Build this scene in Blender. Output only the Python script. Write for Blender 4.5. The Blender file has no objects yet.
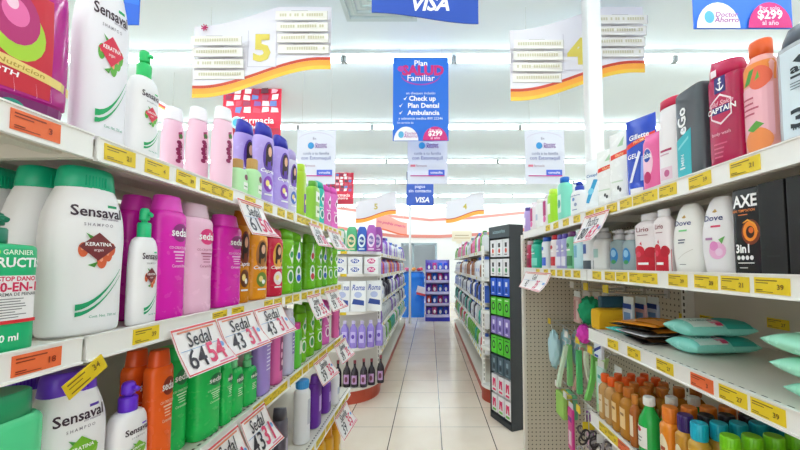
import bpy, bmesh, math, random
from mathutils import Vector, Matrix
C = bpy.context.scene.collection
sin, cos, pi, rad = math.sin, math.cos, math.pi, math.radians

# ---------------------------------------------------------------- camera, world, exposure
H = 1.48            # eye height
FPX, CX, CY, TH = 358.0, 430.0, 245.0, rad(3.2)   # focal length in pixels of the 800x450 frame, principal point, upward pitch
cam = bpy.data.cameras.new('camera'); cam.sensor_width = 36; cam.lens = FPX / 800 * 36
cam.shift_x = (400 - CX) / 800; cam.shift_y = (CY - 225) / 800; cam.clip_start = .02
co = bpy.data.objects.new('camera', cam); C.objects.link(co); co.location = (0, 0, H); co.rotation_euler = (pi/2 + TH, 0, 0)
bpy.context.scene.camera = co
w = bpy.data.worlds.new('world'); bpy.context.scene.world = w; w.use_nodes = True
w.node_tree.nodes['Background'].inputs[0].default_value = (1, .985, .96, 1); w.node_tree.nodes['Background'].inputs[1].default_value = 2.5
vs = bpy.context.scene.view_settings
vs.view_transform = "Standard"; vs.look = "None"; vs.gamma = 1; vs.use_curve_mapping = False; vs.exposure = -0.2
bpy.context.scene.cycles.max_bounces = 10; bpy.context.scene.cycles.diffuse_bounces = 6
TUBE = 17.0         # strength of the fluorescent tubes

# ---------------------------------------------------------------- helpers
def lin(h):
    h = h.lstrip('#'); v = [int(h[i:i+2], 16) / 255 for i in (0, 2, 4)]
    return tuple(x / 12.92 if x <= .04045 else ((x + .055) / 1.055) ** 2.4 for x in v) + (1,)
MATS = {}
def M(h, rough=.38, metal=0, trans=0, emit=0, kind='plastic'):
    key = (h, rough, metal, trans, emit, kind)
    if key in MATS: return MATS[key]
    m = bpy.data.materials.new(f'{kind}_{h.lstrip("#")}'); m.use_nodes = True
    nt = m.node_tree; b = nt.nodes['Principled BSDF']; c = lin(h)
    b.inputs['Base Color'].default_value = c; b.inputs['Metallic'].default_value = metal
    b.inputs['Transmission Weight'].default_value = trans; b.inputs['Roughness'].default_value = rough
    if trans: b.inputs['IOR'].default_value = 1.25
    if emit:
        b.inputs['Emission Color'].default_value = c; b.inputs['Emission Strength'].default_value = emit
    else:   # faint uneven gloss
        n = nt.nodes.new('ShaderNodeTexNoise'); n.inputs['Scale'].default_value = 40
        tc = nt.nodes.new('ShaderNodeTexCoord'); nt.links.new(tc.outputs['Object'], n.inputs['Vector'])
        r = nt.nodes.new('ShaderNodeMapRange'); r.inputs[3].default_value = max(0, rough - .05); r.inputs[4].default_value = min(1, rough + .07)
        nt.links.new(n.outputs['Fac'], r.inputs[0]); nt.links.new(r.outputs[0], b.inputs['Roughness'])
    MATS[key] = m; return m

def hole_mat(name, base, ax, pitch, r, rough=.5, lim=None):
    """painted steel with punched round holes in the plane of the two object axes ax"""
    m = bpy.data.materials.new(name); m.use_nodes = True; nt = m.node_tree; b = nt.nodes['Principled BSDF']
    b.inputs['Roughness'].default_value = rough
    tc = nt.nodes.new('ShaderNodeTexCoord'); sp = nt.nodes.new('ShaderNodeSeparateXYZ'); nt.links.new(tc.outputs['Object'], sp.inputs[0])
    def mt(op, a, b2=None):
        n = nt.nodes.new('ShaderNodeMath'); n.operation = op
        for i, v in enumerate((a, b2)):
            if v is None: continue
            if isinstance(v, (int, float)): n.inputs[i].default_value = v
            else: nt.links.new(v, n.inputs[i])
        return n.outputs[0]
    d = []
    for a in ax:
        f = mt('FRACT', mt('DIVIDE', mt('ADD', sp.outputs[a], 50), pitch)); g = mt('SUBTRACT', f, .5); d.append(mt('MULTIPLY', g, g))
    fac = mt('LESS_THAN', mt('ADD', d[0], d[1]), (r / pitch) ** 2)
    if lim: fac = mt('MULTIPLY', fac, mt('MULTIPLY', mt('GREATER_THAN', sp.outputs[lim[0]], lim[1]), mt('LESS_THAN', sp.outputs[lim[0]], lim[2])))
    mx = nt.nodes.new('ShaderNodeMix'); mx.data_type = 'RGBA'; nt.links.new(fac, mx.inputs[0])
    mx.inputs[6].default_value = lin(base); mx.inputs[7].default_value = lin('#4a463f'); nt.links.new(mx.outputs[2], b.inputs['Base Color'])
    return m

# a pixel of the photo back to a point of the place
def _dir(px, py):
    rx, ry = (px - CX) / FPX, (CY - py) / FPX
    return rx, cos(TH) - ry * sin(TH), sin(TH) + ry * cos(TH)
def atY(px, py, Y):
    d = _dir(px, py); t = Y / d[1]; return Vector((d[0] * t, Y, H + d[2] * t))
def atX(px, py, X):
    d = _dir(px, py); t = X / d[0]; return Vector((X, d[1] * t, H + d[2] * t))
def atZ(px, py, Z):
    d = _dir(px, py); t = (Z - H) / d[2]; return Vector((d[0] * t, d[1] * t, Z))
def Yof(px, X, Z):      # depth at which plane X is seen at px, at height Z
    return (FPX * X / (px - CX) - (Z - H) * sin(TH)) / cos(TH)
def Zof(py, Y):         # height seen at py at depth Y
    r = (CY - py) / FPX; return H + Y * (sin(TH) + r * cos(TH)) / (cos(TH) - r * sin(TH))

TXT = {}
def text_mesh(s, bold=0.0, slant=0.0):
    k = (s, bold, slant)
    if k in TXT: return TXT[k]
    cu = bpy.data.curves.new('lettering', 'FONT'); cu.body = s; cu.size = 1; cu.align_x = 'CENTER'; cu.align_y = 'CENTER'
    cu.offset = bold; cu.shear = slant; cu.resolution_u = 2
    o = bpy.data.objects.new('lettering', cu); C.objects.link(o)
    dg = bpy.context.evaluated_depsgraph_get(); dg.update()
    me = o.evaluated_get(dg).to_mesh()
    vs_ = [v.co.copy() for v in me.vertices]; fs = [tuple(p.vertices) for p in me.polygons]
    o.evaluated_get(dg).to_mesh_clear(); bpy.data.objects.remove(o); bpy.data.curves.remove(cu)
    TXT[k] = (vs_, fs); return TXT[k]

def ring(z, hw, hd, n, N, cx=0, cy=0):
    out = []
    for i in range(N):
        t = 2 * pi * (i + .5) / N; c, s = cos(t), sin(t)
        out.append(Vector((cx + hw * math.copysign(abs(c) ** (2/n), c), cy + hd * math.copysign(abs(s) ** (2/n), s), z)))
    return out

def smooth_keys(keys, sub=4):
    """keys (z, w, d): Catmull-Rom between them; a key with a 4th value 1 stays sharp"""
    ks = [tuple(k) + (0,) * (4 - len(k)) for k in keys]; out = []
    for i in range(len(ks) - 1):
        p1, p2 = ks[i], ks[i+1]; p0 = ks[i-1] if i > 0 and not p1[3] else p1; p3 = ks[i+2] if i + 2 < len(ks) and not p2[3] else p2
        m = 1 if (p1[3] and p2[3]) or abs(p1[0] - p2[0]) < 1e-4 else sub
        for s in range(m):
            t = s / m
            out.append(tuple(.5 * (2*p1[j] + (p2[j]-p0[j])*t + (2*p0[j]-5*p1[j]+4*p2[j]-p3[j])*t*t + (3*p1[j]-p0[j]-3*p2[j]+p3[j])*t**3) if j else p1[0] + (p2[0]-p1[0])*t for j in range(3)))
    out.append(ks[-1][:3]); return out

class MB:
    """collects geometry of one mesh object"""
    def __init__(s): s.bm = bmesh.new(); s.mats = []; s.nop = 0
    def mi(s, m):
        if isinstance(m, str): m = M(m)
        if m not in s.mats: s.mats.append(m)
        return s.mats.index(m)
    def box(s, x0, y0, z0, x1, y1, z1, m, bev=0, rot=None):
        i = s.mi(m); b = s.bm if not bev and rot is None else bmesh.new()
        vv = [b.verts.new((x, y, z)) for x in (x0, x1) for y in (y0, y1) for z in (z0, z1)]
        for f in ((0,1,3,2),(4,6,7,5),(0,4,5,1),(2,3,7,6),(0,2,6,4),(1,5,7,3)):
            b.faces.new([vv[k] for k in f]).material_index = i
        if b is not s.bm:
            if bev: bmesh.ops.bevel(b, geom=b.edges[:], offset=bev, segments=2, affect='EDGES', profile=.6)
            if rot is not None: bmesh.ops.transform(b, matrix=rot, verts=b.verts)
            s.merge(b, i)
    def merge(s, b, i):
        mp = {v: s.bm.verts.new(v.co) for v in b.verts}
        for f in b.faces:
            nf = s.bm.faces.new([mp[v] for v in f.verts]); nf.material_index = i; nf.smooth = f.smooth
        b.free()
    def loft(s, rings, m, cap0=True, cap1=True, smooth=True):
        i = s.mi(m); R_ = [[s.bm.verts.new(p) for p in r] for r in rings]
        for a, b in zip(R_, R_[1:]):
            for k in range(len(a)):
                f = s.bm.faces.new((a[k], a[(k+1) % len(a)], b[(k+1) % len(b)], b[k])); f.material_index = i; f.smooth = smooth
        if cap0: f = s.bm.faces.new(list(reversed(R_[0]))); f.material_index = i
        if cap1: f = s.bm.faces.new(R_[-1]); f.material_index = i
    def body(s, keys, W, D, Hh, n, m, N=36, sub=4, cx=0, cy=0):
        s.loft([ring(k[0] * Hh, k[1] * W / 2, k[2] * D / 2, n, N, cx, cy) for k in smooth_keys(keys, sub)], m)
    def tube(s, pts, r, m, N=8):
        pts = [Vector(p) for p in pts]; rings = []
        for j, p in enumerate(pts):
            t = (pts[min(j+1, len(pts)-1)] - pts[max(j-1, 0)]).normalized()
            u = t.orthogonal().normalized() if abs(t.z) > .9 else t.cross(Vector((0, 0, 1))).normalized(); v = t.cross(u)
            if j and (u.dot(pu) < 0): u = -u; v = t.cross(u)
            pu = u
            rings.append([p + u * r * cos(2*pi*k/N) + v * r * sin(2*pi*k/N) for k in range(N)])
        s.loft(rings, m)
    def grid(s, f, nu, nv, m, smooth=True):
        i = s.mi(m); V = [[s.bm.verts.new(f(a / nu, b / nv)) for b in range(nv + 1)] for a in range(nu + 1)]
        for a in range(nu):
            for b in range(nv):
                q = s.bm.faces.new((V[a][b], V[a+1][b], V[a+1][b+1], V[a][b+1])); q.material_index = i; q.smooth = smooth
    def poly(s, pts, m, f, e, sub=0):
        b = bmesh.new(); fc = b.faces.new([b.verts.new((p[0], 0, p[1])) for p in pts])
        if len(pts) > 4: bmesh.ops.triangulate(b, faces=[fc])
        for _ in range(sub): bmesh.ops.subdivide_edges(b, edges=b.edges[:], cuts=1, use_grid_fill=True)
        for v in b.verts: v.co = f(v.co.x, v.co.z, e)
        for q in b.faces: q.smooth = False
        s.merge(b, s.mi(m))
    def build(s, name, parent=None, loc=(0,0,0), rotz=0, fix=True):
        if fix: bmesh.ops.recalc_face_normals(s.bm, faces=s.bm.faces[:])
        me = bpy.data.meshes.new(name); s.bm.to_mesh(me); s.bm.free()
        for m in s.mats: me.materials.append(m)
        o = bpy.data.objects.new(name, me); C.objects.link(o); o.parent = parent; o.location = loc; o.rotation_euler = (0, 0, rotz)
        return o

def paint(ops, f, mb, tb, SU=1, SV=1, ST=1, e0=.0006, de=.00012, sub=0):
    sub0 = sub
    """printed shapes on a surface f(u, v, lift). r rect, c ellipse, p polygon, s stroke, t text"""
    for j, op in enumerate(ops):
        k, col = op[0], op[1]; e = e0 + de * j; sub = sub0
        if sub0:
            us = [op[2], op[4]] if k == 'r' else [p_[0] for p_ in op[2]] if k == 'p' else [0, 2 * op[4]] if k == 'c' else [0]
            wd_ = max(us) - min(us); sub = 3 if wd_ > .9 else 2 if wd_ > .4 else sub0
        m = M(col, .45, kind='print')
        if k == 'r':
            u0, v0, u1, v1 = op[2:6]; mb.poly([(u0*SU, v0*SV), (u1*SU, v0*SV), (u1*SU, v1*SV), (u0*SU, v1*SV)], m, f, e, sub)
        elif k == 'c':
            cu, cv, ru, rv = op[2:6]; mb.poly([((cu + ru*cos(t*pi/10))*SU, (cv + rv*sin(t*pi/10))*SV) for t in range(20)], m, f, e, min(sub, 2))
        elif k == 'p': mb.poly([(a*SU, b*SV) for a, b in op[2]], m, f, e, sub)
        elif k == 's':      # stroke through points with half thicknesses (u, v, t)
            P = op[2]
            for a, b in zip(P, P[1:]): mb.poly([(a[0]*SU, (a[1]-a[2])*SV), (b[0]*SU, (b[1]-b[2])*SV), (b[0]*SU, (b[1]+b[2])*SV), (a[0]*SU, (a[1]+a[2])*SV)], m, f, e, min(sub, 1))
        elif k == 't':
            s_, cu, cv, size = op[2:6]; o = op[6] if len(op) > 6 else {}
            vs_, fs = text_mesh(s_, o.get('b', .012), o.get('i', 0)); a = o.get('rot', 0); sx = o.get('sx', 1); ca, sa = cos(a), sin(a)
            tgt = tb if tb is not None else mb
            i = tgt.mi(m); nv = []
            for v in vs_:
                x, y = v.x * size * ST * sx, v.y * size * ST
                nv.append(tgt.bm.verts.new(f(cu*SU + x*ca - y*sa, cv*SV + x*sa + y*ca, e + .0002)))
            for q in fs:
                try: tgt.bm.faces.new([nv[z] for z in q]).material_index = i
                except ValueError: pass

def tag(o, label=None, cat=None, group=None, kind=None):
    for k, v in (('label', label), ('category', cat), ('group', group), ('kind', kind)):
        if v: o[k] = v
    return o
def empty(name, loc=(0,0,0), rotz=0, label=None, cat=None, group=None):
    o = bpy.data.objects.new(name, None); C.objects.link(o); o.location = loc; o.rotation_euler = (0, 0, rotz); o.empty_display_size = .05
    return tag(o, label, cat, group)
KIDS = {}
def copy_tree(o):
    c = o.copy(); C.objects.link(c)
    for ch in KIDS.setdefault(o.name, list(o.children)):
        d = ch.copy(); C.objects.link(d); d.parent = c
        for g in KIDS.setdefault(ch.name, list(ch.children)):
            h = g.copy(); C.objects.link(h); h.parent = d
    return c
def struct(name, mb, **k):
    o = mb.build(name, **k); o['kind'] = 'structure'; return o
ORD = ['first', 'second', 'third', 'fourth', 'fifth', 'sixth', 'seventh', 'eighth', 'ninth', 'tenth', 'eleventh', 'twelfth', 'thirteenth', 'fourteenth', 'fifteenth', 'sixteenth', 'seventeenth', 'eighteenth', 'nineteenth', 'twentieth',
       'twenty-first', 'twenty-second', 'twenty-third', 'twenty-fourth', 'twenty-fifth', 'twenty-sixth', 'twenty-seventh', 'twenty-eighth', 'twenty-ninth', 'thirtieth']
# ---------------------------------------------------------------- the room
XL, XR, YB, YF, ZC = -9.0, 9.0, -3.2, 14.2, 3.80
g = atZ(387.1, 450, 0).x; TILE = .441; gy = atZ(430, 426.9, 0).y
fm = bpy.data.materials.new('floor_tiles'); fm.use_nodes = True; nt = fm.node_tree; b = nt.nodes['Principled BSDF']
def mth(nt, op, a, b2=None):
    n = nt.nodes.new('ShaderNodeMath'); n.operation = op
    for i, v in enumerate((a, b2)):
        if v is None: continue
        if isinstance(v, (int, float)): n.inputs[i].default_value = v
        else: nt.links.new(v, n.inputs[i])
    return n.outputs[0]
geo = nt.nodes.new('ShaderNodeNewGeometry'); sp = nt.nodes.new('ShaderNodeSeparateXYZ'); nt.links.new(geo.outputs['Position'], sp.inputs[0])
def grout(ax, off, wd):
    f = mth(nt, 'FRACT', mth(nt, 'ADD', mth(nt, 'DIVIDE', mth(nt, 'SUBTRACT', sp.outputs[ax], off), TILE), 50.5))
    return mth(nt, 'LESS_THAN', mth(nt, 'ABSOLUTE', mth(nt, 'SUBTRACT', f, .5)), wd / TILE / 2)
n1 = nt.nodes.new('ShaderNodeTexNoise'); n1.inputs['Scale'].default_value = 1.7; n1.inputs['Detail'].default_value = 6; nt.links.new(geo.outputs['Position'], n1.inputs['Vector'])
cr = nt.nodes.new('ShaderNodeValToRGB'); nt.links.new(n1.outputs['Fac'], cr.inputs[0])
cr.color_ramp.elements[0].color = lin('#e3cfbb'); cr.color_ramp.elements[0].position = .3; cr.color_ramp.elements[1].color = lin('#f0e2d2'); cr.color_ramp.elements[1].position = .7
def mixc(fac, a, col):
    m = nt.nodes.new('ShaderNodeMix'); m.data_type = 'RGBA'; nt.links.new(fac, m.inputs[0]); nt.links.new(a, m.inputs[6]); m.inputs[7].default_value = lin(col); return m.outputs[2]
c1 = mixc(grout(1, gy, .007), cr.outputs[0], '#a79c92'); c2 = mixc(grout(0, g, .008), c1, '#4c4440')
nt.links.new(c2, b.inputs['Base Color']); b.inputs['Roughness'].default_value = .16
m = MB(); m.box(XL, YB, -.1, XR, YF, 0, fm); struct('floor', m)
m = MB(); m.box(XL, YB, ZC, XR, YF, ZC + .1, M('#e6f5fc', .9, kind='paint'))
struct('ceiling', m)
wall = M('#f2f2f0', .7, kind='paint')
m = MB(); m.box(XL - .1, YB, 0, XL, YF, ZC, wall); struct('wall_left', m)
m = MB(); m.box(XR, YB, 0, XR + .1, YF, ZC, wall); struct('wall_right', m)
m = MB()      # unseen shop front behind the viewer, wide opening added for frontal daylight fill
m.box(XL, YB - .1, 0, XR, YB, .5, wall); m.box(XL, YB - .1, 3.1, XR, YB, ZC, wall); m.box(XL, YB - .1, .5, -7.5, YB, 3.1, wall); m.box(7.5, YB - .1, .5, XR, YB, 3.1, wall); struct('wall_back', m)
m = MB()
for k in range(7): m.box(-7.5 + 2.5 * k - .03, YB - .08, .5, -7.5 + 2.5 * k + .03, YB - .02, 3.1, M('#c9cdd0', .4, .3, kind='metal'))
struct('fill_window_1', m)  # mullions of the added fill opening
# far wall with a doorway to a lit back room
dx0, dx1, dz1 = atY(402, 250, YF).x, atY(436, 250, YF).x, Zof(243, YF)
m = MB(); m.box(XL, YF, 0, dx0, YF + .12, ZC, wall); m.box(dx1, YF, 0, XR, YF + .12, ZC, wall); m.box(dx0, YF, dz1, dx1, YF + .12, ZC, wall); struct('wall_front', m)
m = MB(); jm = M('#9fb0b8', .4, .3, kind='metal')
for x in (dx0, atY(413, 250, YF).x, dx1): m.box(x - .04, YF - .02, 0, x + .04, YF + .14, dz1, jm)
m.box(dx0, YF - .02, dz1 - .08, dx1, YF + .14, dz1, jm); struct('door_1', m)
m = MB(); rm = M('#eef2f4', .7, kind='paint')
m.box(dx0 - .6, YF + 2.4, 0, dx1 + .6, YF + 2.5, ZC, rm); m.box(dx0 - .7, YF + .12, 0, dx0 - .6, YF + 2.5, ZC, rm); m.box(dx1 + .6, YF + .12, 0, dx1 + .7, YF + 2.5, ZC, rm)
m.box(dx0 - .7, YF + .12, -.1, dx1 + .7, YF + 2.5, 0, rm); m.box(dx0 - .7, YF + .12, ZC, dx1 + .7, YF + 2.5, ZC + .1, rm); struct('wall_back_room', m)
# painted wavy stripes on the far wall
for nm, pts, th, col in (('trim_1', [(300, 203), (345, 209), (372, 213), (400, 217), (430, 220), (470, 218), (520, 213), (560, 210)], .05, '#d98f86'),
                         ('trim_2', [(300, 222), (340, 228), (370, 233), (395, 236), (440, 236.5), (485, 234), (530, 229)], .06, '#dd8a7e')):
    m = MB(); P = [atY(a, b_, YF - .015) for a, b_ in pts]
    P = [P[i] + (P[i+1] - P[i]) * t / 4 for i in range(len(P) - 1) for t in range(4)] + [P[-1]]
    m.loft([[p + Vector((0, y, z)) for y, z in ((-.012, -th), (.012, -th), (.012, th), (-.012, th))] for p in P], M(col, .5, kind='paint'), smooth=False); struct(nm, m)
# round-cornered square column beyond the end of the body wash shelves
pc = atY(594.5, 150, 2.78)
m = MB(); m.loft([ring(z, .058, .058, 6, 24, pc.x, pc.y) for z in (0, ZC)], M('#f1f1f1', .5, kind='paint')); struct('column_1', m)
pp = atY(410, 250, 9.2)
m = MB(); m.loft([ring(z, .03, .03, 2, 16, pp.x, pp.y) for z in (0, ZC)], M('#eceff0', .4, kind='paint')); struct('column_2', m)

# ---------------------------------------------------------------- ceiling tubes
def fixture():
    r = empty('ceiling_light')
    m = MB(); m.box(-.608, -.075, .036, .608, .075, .078, M('#dfe9ea', .5, kind='metal'), .006); m.build('housing', r)
    m = MB(); m.tube([(-.575, 0, 0), (.575, 0, 0)], .024, M('#f4fdff', emit=TUBE, kind='light'), 12); m.build('tube', r)
    for s in (-1, 1):
        m = MB(); m.box(s*.59 - .014, -.028, -.028, s*.59 + .014, .028, .036, M('#aab2b4', .5, kind='metal'), .004); m.build('socket', r)
    return r
TUBEZ = Zof(60.5, 3.84)
PIT = 1.217; XJ = atY(344, 60, 3.84).x
ROWN = ['row over the nearest shelves', 'second row', 'third row', 'fourth row', 'fifth row', 'sixth row', 'seventh row', 'eighth row']
f0 = None
for r_i in range(-2, 6):
    Y = 3.84 + 1.95 * r_i
    if r_i < 0: ks = range(-6, 8, 1)
    else:
        half = 4.4 + 1.4 * r_i; ks = range(int(max(-half - 1, -7)), int(min(half, 7)) + 1)
    ks = [k for k in ks if -8.4 < XJ + PIT * (k + .5) < 8.4]
    for q, k in enumerate(ks):
        o = fixture() if f0 is None else copy_tree(f0)
        f0 = f0 or o
        o.location = (XJ + PIT * (k + .5), Y, TUBEZ)
        if r_i >= 0: lb = f'bare white tube light, {ORD[q]} from the wall beside the shampoo shelves, {ORD[r_i]} ceiling row'
        else: lb = f'bare white tube light, {ORD[q]} from the shampoo side wall, overhead {["rear", "middle"][r_i + 2]} row'
        tag(o, lb, 'ceiling light', 'fluorescent ceiling lights')
o = copy_tree(f0); o.location = ((dx0 + dx1) / 2, YF + 1.3, 3.3); tag(o, 'bare white tube light in the room behind the far doorway', 'ceiling light', 'fluorescent ceiling lights')  # extra fixture out of view, added to brighten the dark doorway
m = MB(); m.box(-.03, -.03, .078, .03, .03, ZC - 3.3, M('#d5e6e8', .6, kind='metal')); m.build('hanger', o)
for k in range(8):      # hanging battens the rows are fixed to
    Y = 3.84 + 1.95 * (k - 2); m = MB(); m.box(-8.6, Y - .018, TUBEZ + .078, 8.6, Y + .018, ZC, M('#d5e6e8', .6, kind='metal')); o = m.build('trim_%d' % (k + 3)); o['kind'] = 'structure'
# air diffuser
a = atZ(347, 18, ZC); v = empty('ceiling_vent', (a.x + .33, a.y - .33, ZC), 0, 'square grey air diffuser in the ceiling above the hanging blue card banner', 'air vent')
m = MB()
for k, (r0, r1) in enumerate(((.33, .29), (.24, .215), (.17, .15), (.10, .085))):
    mt_ = M('#c9dde0', .5, kind='metal')
    for s in ((-r0, -r0, r0, -r1), (-r0, r1, r0, r0), (-r0, -r1, -r1, r1), (r1, -r1, r0, r1)): m.box(s[0], s[1], -.035 + k * .006, s[2], s[3], 0, mt_)
m.build('frame', v)
m = MB(); m.box(-.29, -.29, -.008, .29, .29, 0, M('#dcebed', .6, kind='metal')); m.build('backing', v)

# ---------------------------------------------------------------- shelving
STEEL = M('#e3ded3', .45, kind='painted_steel'); STRIP = M('#f3f2ee', .35, kind='strip'); DARK = M('#55504a', .6, kind='slot')
PEG = hole_mat('pegboard', '#cfc6b4', (1, 2), .026, .0042); PEGX = hole_mat('pegboard_end', '#cfc6b4', (0, 2), .026, .0042)
def tag_mesh(col, num, key=[0]):
    m = MB(); m.box(-.034, -.0012, -.015, .034, 0, .015, M(col, .5, kind='card'))
    d = '#7a5a12' if col != '#f0703a' else '#8a2c10'
    paint([('r', d, -.030, .0085, .012, .0105), ('r', d, -.030, .004, -.005, .0055), ('r', d, -.030, -.009, -.016, -.0075), ('r', d, -.030, -.012, .004, -.0108), ('t', d, num, .018, -.002, .013, {'b': .02})],
          lambda u, v, e: Vector((u, -.0012 - e, v)), m, None)
    o = m.build('price_tag'); me = o.data; bpy.data.objects.remove(o); return me
TAGS = [tag_mesh('#edcf22', s) for s in ('21', '27', '39', '4')] + [tag_mesh('#f0703a', s) for s in ('3', '18')]
def put_tag(parent, loc, rz, i, tilt=0):
    o = bpy.data.objects.new('price_tag', TAGS[i]); C.objects.link(o); o.parent = parent
    o.matrix_parent_inverse = Matrix.Identity(4); o.location = Vector(loc) - root_loc(parent); o.rotation_euler = (0, tilt, rz); return o
def root_loc(o):
    v = Vector((0, 0, 0))
    while o: v += o.location; o = o.parent
    return v
def gondola(side, name, label, back, bays, end_panel=False, ptop=1.68, kick='#b5563f'):
    """bays: (Y0, Y1, [(surface Z, front X, [tag Ys], orange idx)])"""
    R = random.Random(5 + side)
    Y0, Y1 = bays[0][0], bays[-1][1]; loc = Vector((side * back, (Y0 + Y1) / 2, 0))
    root = empty(name, loc, 0, label, 'shelving'); s = side; rz = pi/2 if side < 0 else -pi/2
    def b(mb, nm, par=root):
        o = mb.build(nm, par); o.location = -root_loc(par); return o
    def bx(mb, xa, xb, *r): mb.box(min(s*xa, s*xb), r[0], r[1], max(s*xa, s*xb), r[2], r[3], r[4], *r[5:])
    for q, bb_ in enumerate(bays): m = MB(); bx(m, back, back + .03, bb_[0], .1, bb_[1], ptop, PEG if end_panel and q == 2 else M('#d3ccbd', .45, kind='painted_steel')); b(m, 'back_panel')
    m = MB(); bx(m, back, back + .06, Y0, 0, Y1, .1, STEEL); b(m, 'foot_rail')
    for Y in [q[0] for q in bays] + [Y1]:
        m = MB(); bx(m, back - .03, back, Y - .015, .1, Y + .015, ptop + .01, M('#ebe8e0', .4, kind='painted_steel'))
        for k in range(60):
            z = .2 + k * .0254
            if z < ptop - .02: m.box(s*(back - .0305) - .0006, Y - .004, z, s*(back - .0305) + .0006, Y + .004, z + .014, DARK)
        b(m, 'upright')
    for (ya, yb, shelves) in bays:
        ab = shelves[-1][1] + .02
        m = MB(); bx(m, ab, back, ya, .0, yb, .13, M(kick, .5, kind='kick_plate')); bx(m, ab - .02, back, ya, .13, yb, .16, STEEL, ); b(m, 'base_deck')
        for (Z, a, tg, orange) in shelves:
            m = MB(); y0, y1 = ya + .004, yb - .004
            bx(m, a + .004, back, y0, Z - .012, y1, Z, STEEL)
            for q in (a + .05, (a + back) / 2): bx(m, q, q + .03, y0, Z - .03, y1, Z - .012, STEEL)
            k = 0
            while y0 + .02 + k * .0254 < y1:      # punched slots near the front edge
                y = y0 + .015 + k * .0254; k += 1
                bx(m, a + .018, a + .024, y, Z, y + .012, Z + .0005, DARK)
            sh = b(m, 'shelf')
            m = MB(); bx(m, a, a + .006, y0, Z - .036, y1, Z + .004, STRIP); bx(m, a - .003, a + .006, y0, Z - .039, y1, Z - .035, STRIP); bx(m, a - .003, a + .006, y0, Z + .003, y1, Z + .006, STRIP); b(m, 'price_strip', sh)
            for y in (ya, yb):
                m = MB(); q = y0 if y == ya else y1
                vv = [(a + .007, -.004), (back, -.004), (back, -.042), (back - .05, -.042), (a + .007, -.035)]
                d_ = .003 if y == ya else -.003
                m.loft([[Vector((s * x, q + t, Z + z)) for x, z in vv] for t in (0, d_)], STEEL, smooth=False); b(m, 'shelf_bracket', sh)
            for j, y in enumerate(tg):
                put_tag(sh, (s * (a - .0004), y, Z - .016), rz, R.randrange(4) if j not in orange else 4 + R.randrange(2), R.uniform(-.03, .03))
    if end_panel:
        m = MB(); bx(m, .62, back, Y1 - .0, .0, Y1 + .02, ptop, PEGX); bx(m, .612, .63, Y1 - .012, 0, Y1 + .03, ptop, STEEL); b(m, 'end_panel')
    return root
def tags(y0, y1, step, skip=(), j=.012, R=random.Random(3)):
    out = []; y = y0; i = 0
    while y < y1:
        if i not in skip: out.append(y + R.uniform(-j, j))
        y += step; i += 1
    return out
aL = .59; LZ = [1.703, 1.352, 1.005, .65]; aLb = .535
def YL(px, Z, a): return Yof(px, -a, Z)
t1 = [Yof(p, -.59, 1.68) for p in (120, 157, 186, 208, 218, 226, 250, 268, 281, 290, 300, 304)]
J1, J2, J3 = .62, 1.54, 2.46
def inb(ts, a, b): return [t for t in ts if a + .03 < t < b - .03]
tagsL = [[Yof(36, -.59, 1.68)] + t1 + tags(1.62, 2.4, .10), [Yof(37, -.59, 1.33), Yof(100, -.59, 1.33), Yof(146, -.59, 1.33)] + tags(1.02, 2.4, .095, (2,)),
         tags(1.25, 2.42, .078), tags(1.5, 2.42, .085)]
bl = []
for (ya, yb) in ((-.3, J1), (J1, J2), (J2, J3)):
    bl.append((ya, yb, [(LZ[i], aL if i < 3 else aLb, inb(tagsL[i], ya, yb), (0,) if ya < 0 else ()) for i in range(4)]))
gl = gondola(-1, 'gondola_shelving', 'long white shelving unit carrying shampoo bottles, beside the aisle', 1.01, bl, False)
aR = .62; RZ = [1.690, 1.458, 1.228, .912]; aRb = .60
tr1 = [Yof(p, .62, 1.67) for p in (745, 700, 668, 650, 640, 626, 612, 600, 590, 577, 566, 556, 548)]
tr2 = [Yof(p, .62, 1.44) for p in (772, 735, 706, 678, 650, 636, 622, 610, 597, 586, 577, 568, 560, 553, 546, 538)]
tr3 = [Yof(p, .62, 1.21) for p in (768, 733, 702, 665, 634, 613)]; tr4 = [Yof(p, .62, .89) for p in (640, 624, 613, 604)]
br = []
K1, K2, K3 = .50, 1.42, 2.38
for (ya, yb) in ((-.42, K1), (K1, K2), (K2, K3)):
    sh = [(RZ[0], aR, inb(tr1, ya, yb), ()), (RZ[1], aR, inb(tr2, ya, yb), ())]
    if ya < 1.4: sh += [(RZ[2], aR, inb(tr3, ya, yb), (2,) if ya > 0 else ()), (RZ[3], aR, inb(tr4, ya, yb), (1,) if ya > 0 else ())]
    br.append((ya, yb, sh))
gr = gondola(1, 'gondola_shelving', 'long beige shelving unit with pegboard bay carrying body wash, beside the aisle', 1.03, br, True)
for px, py in ((685, 318), (707, 320), (778, 324)):     # tags stuck on the back panel
    p = atX(px, py, 1.028); put_tag(gr, p, -pi/2, 1)
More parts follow.
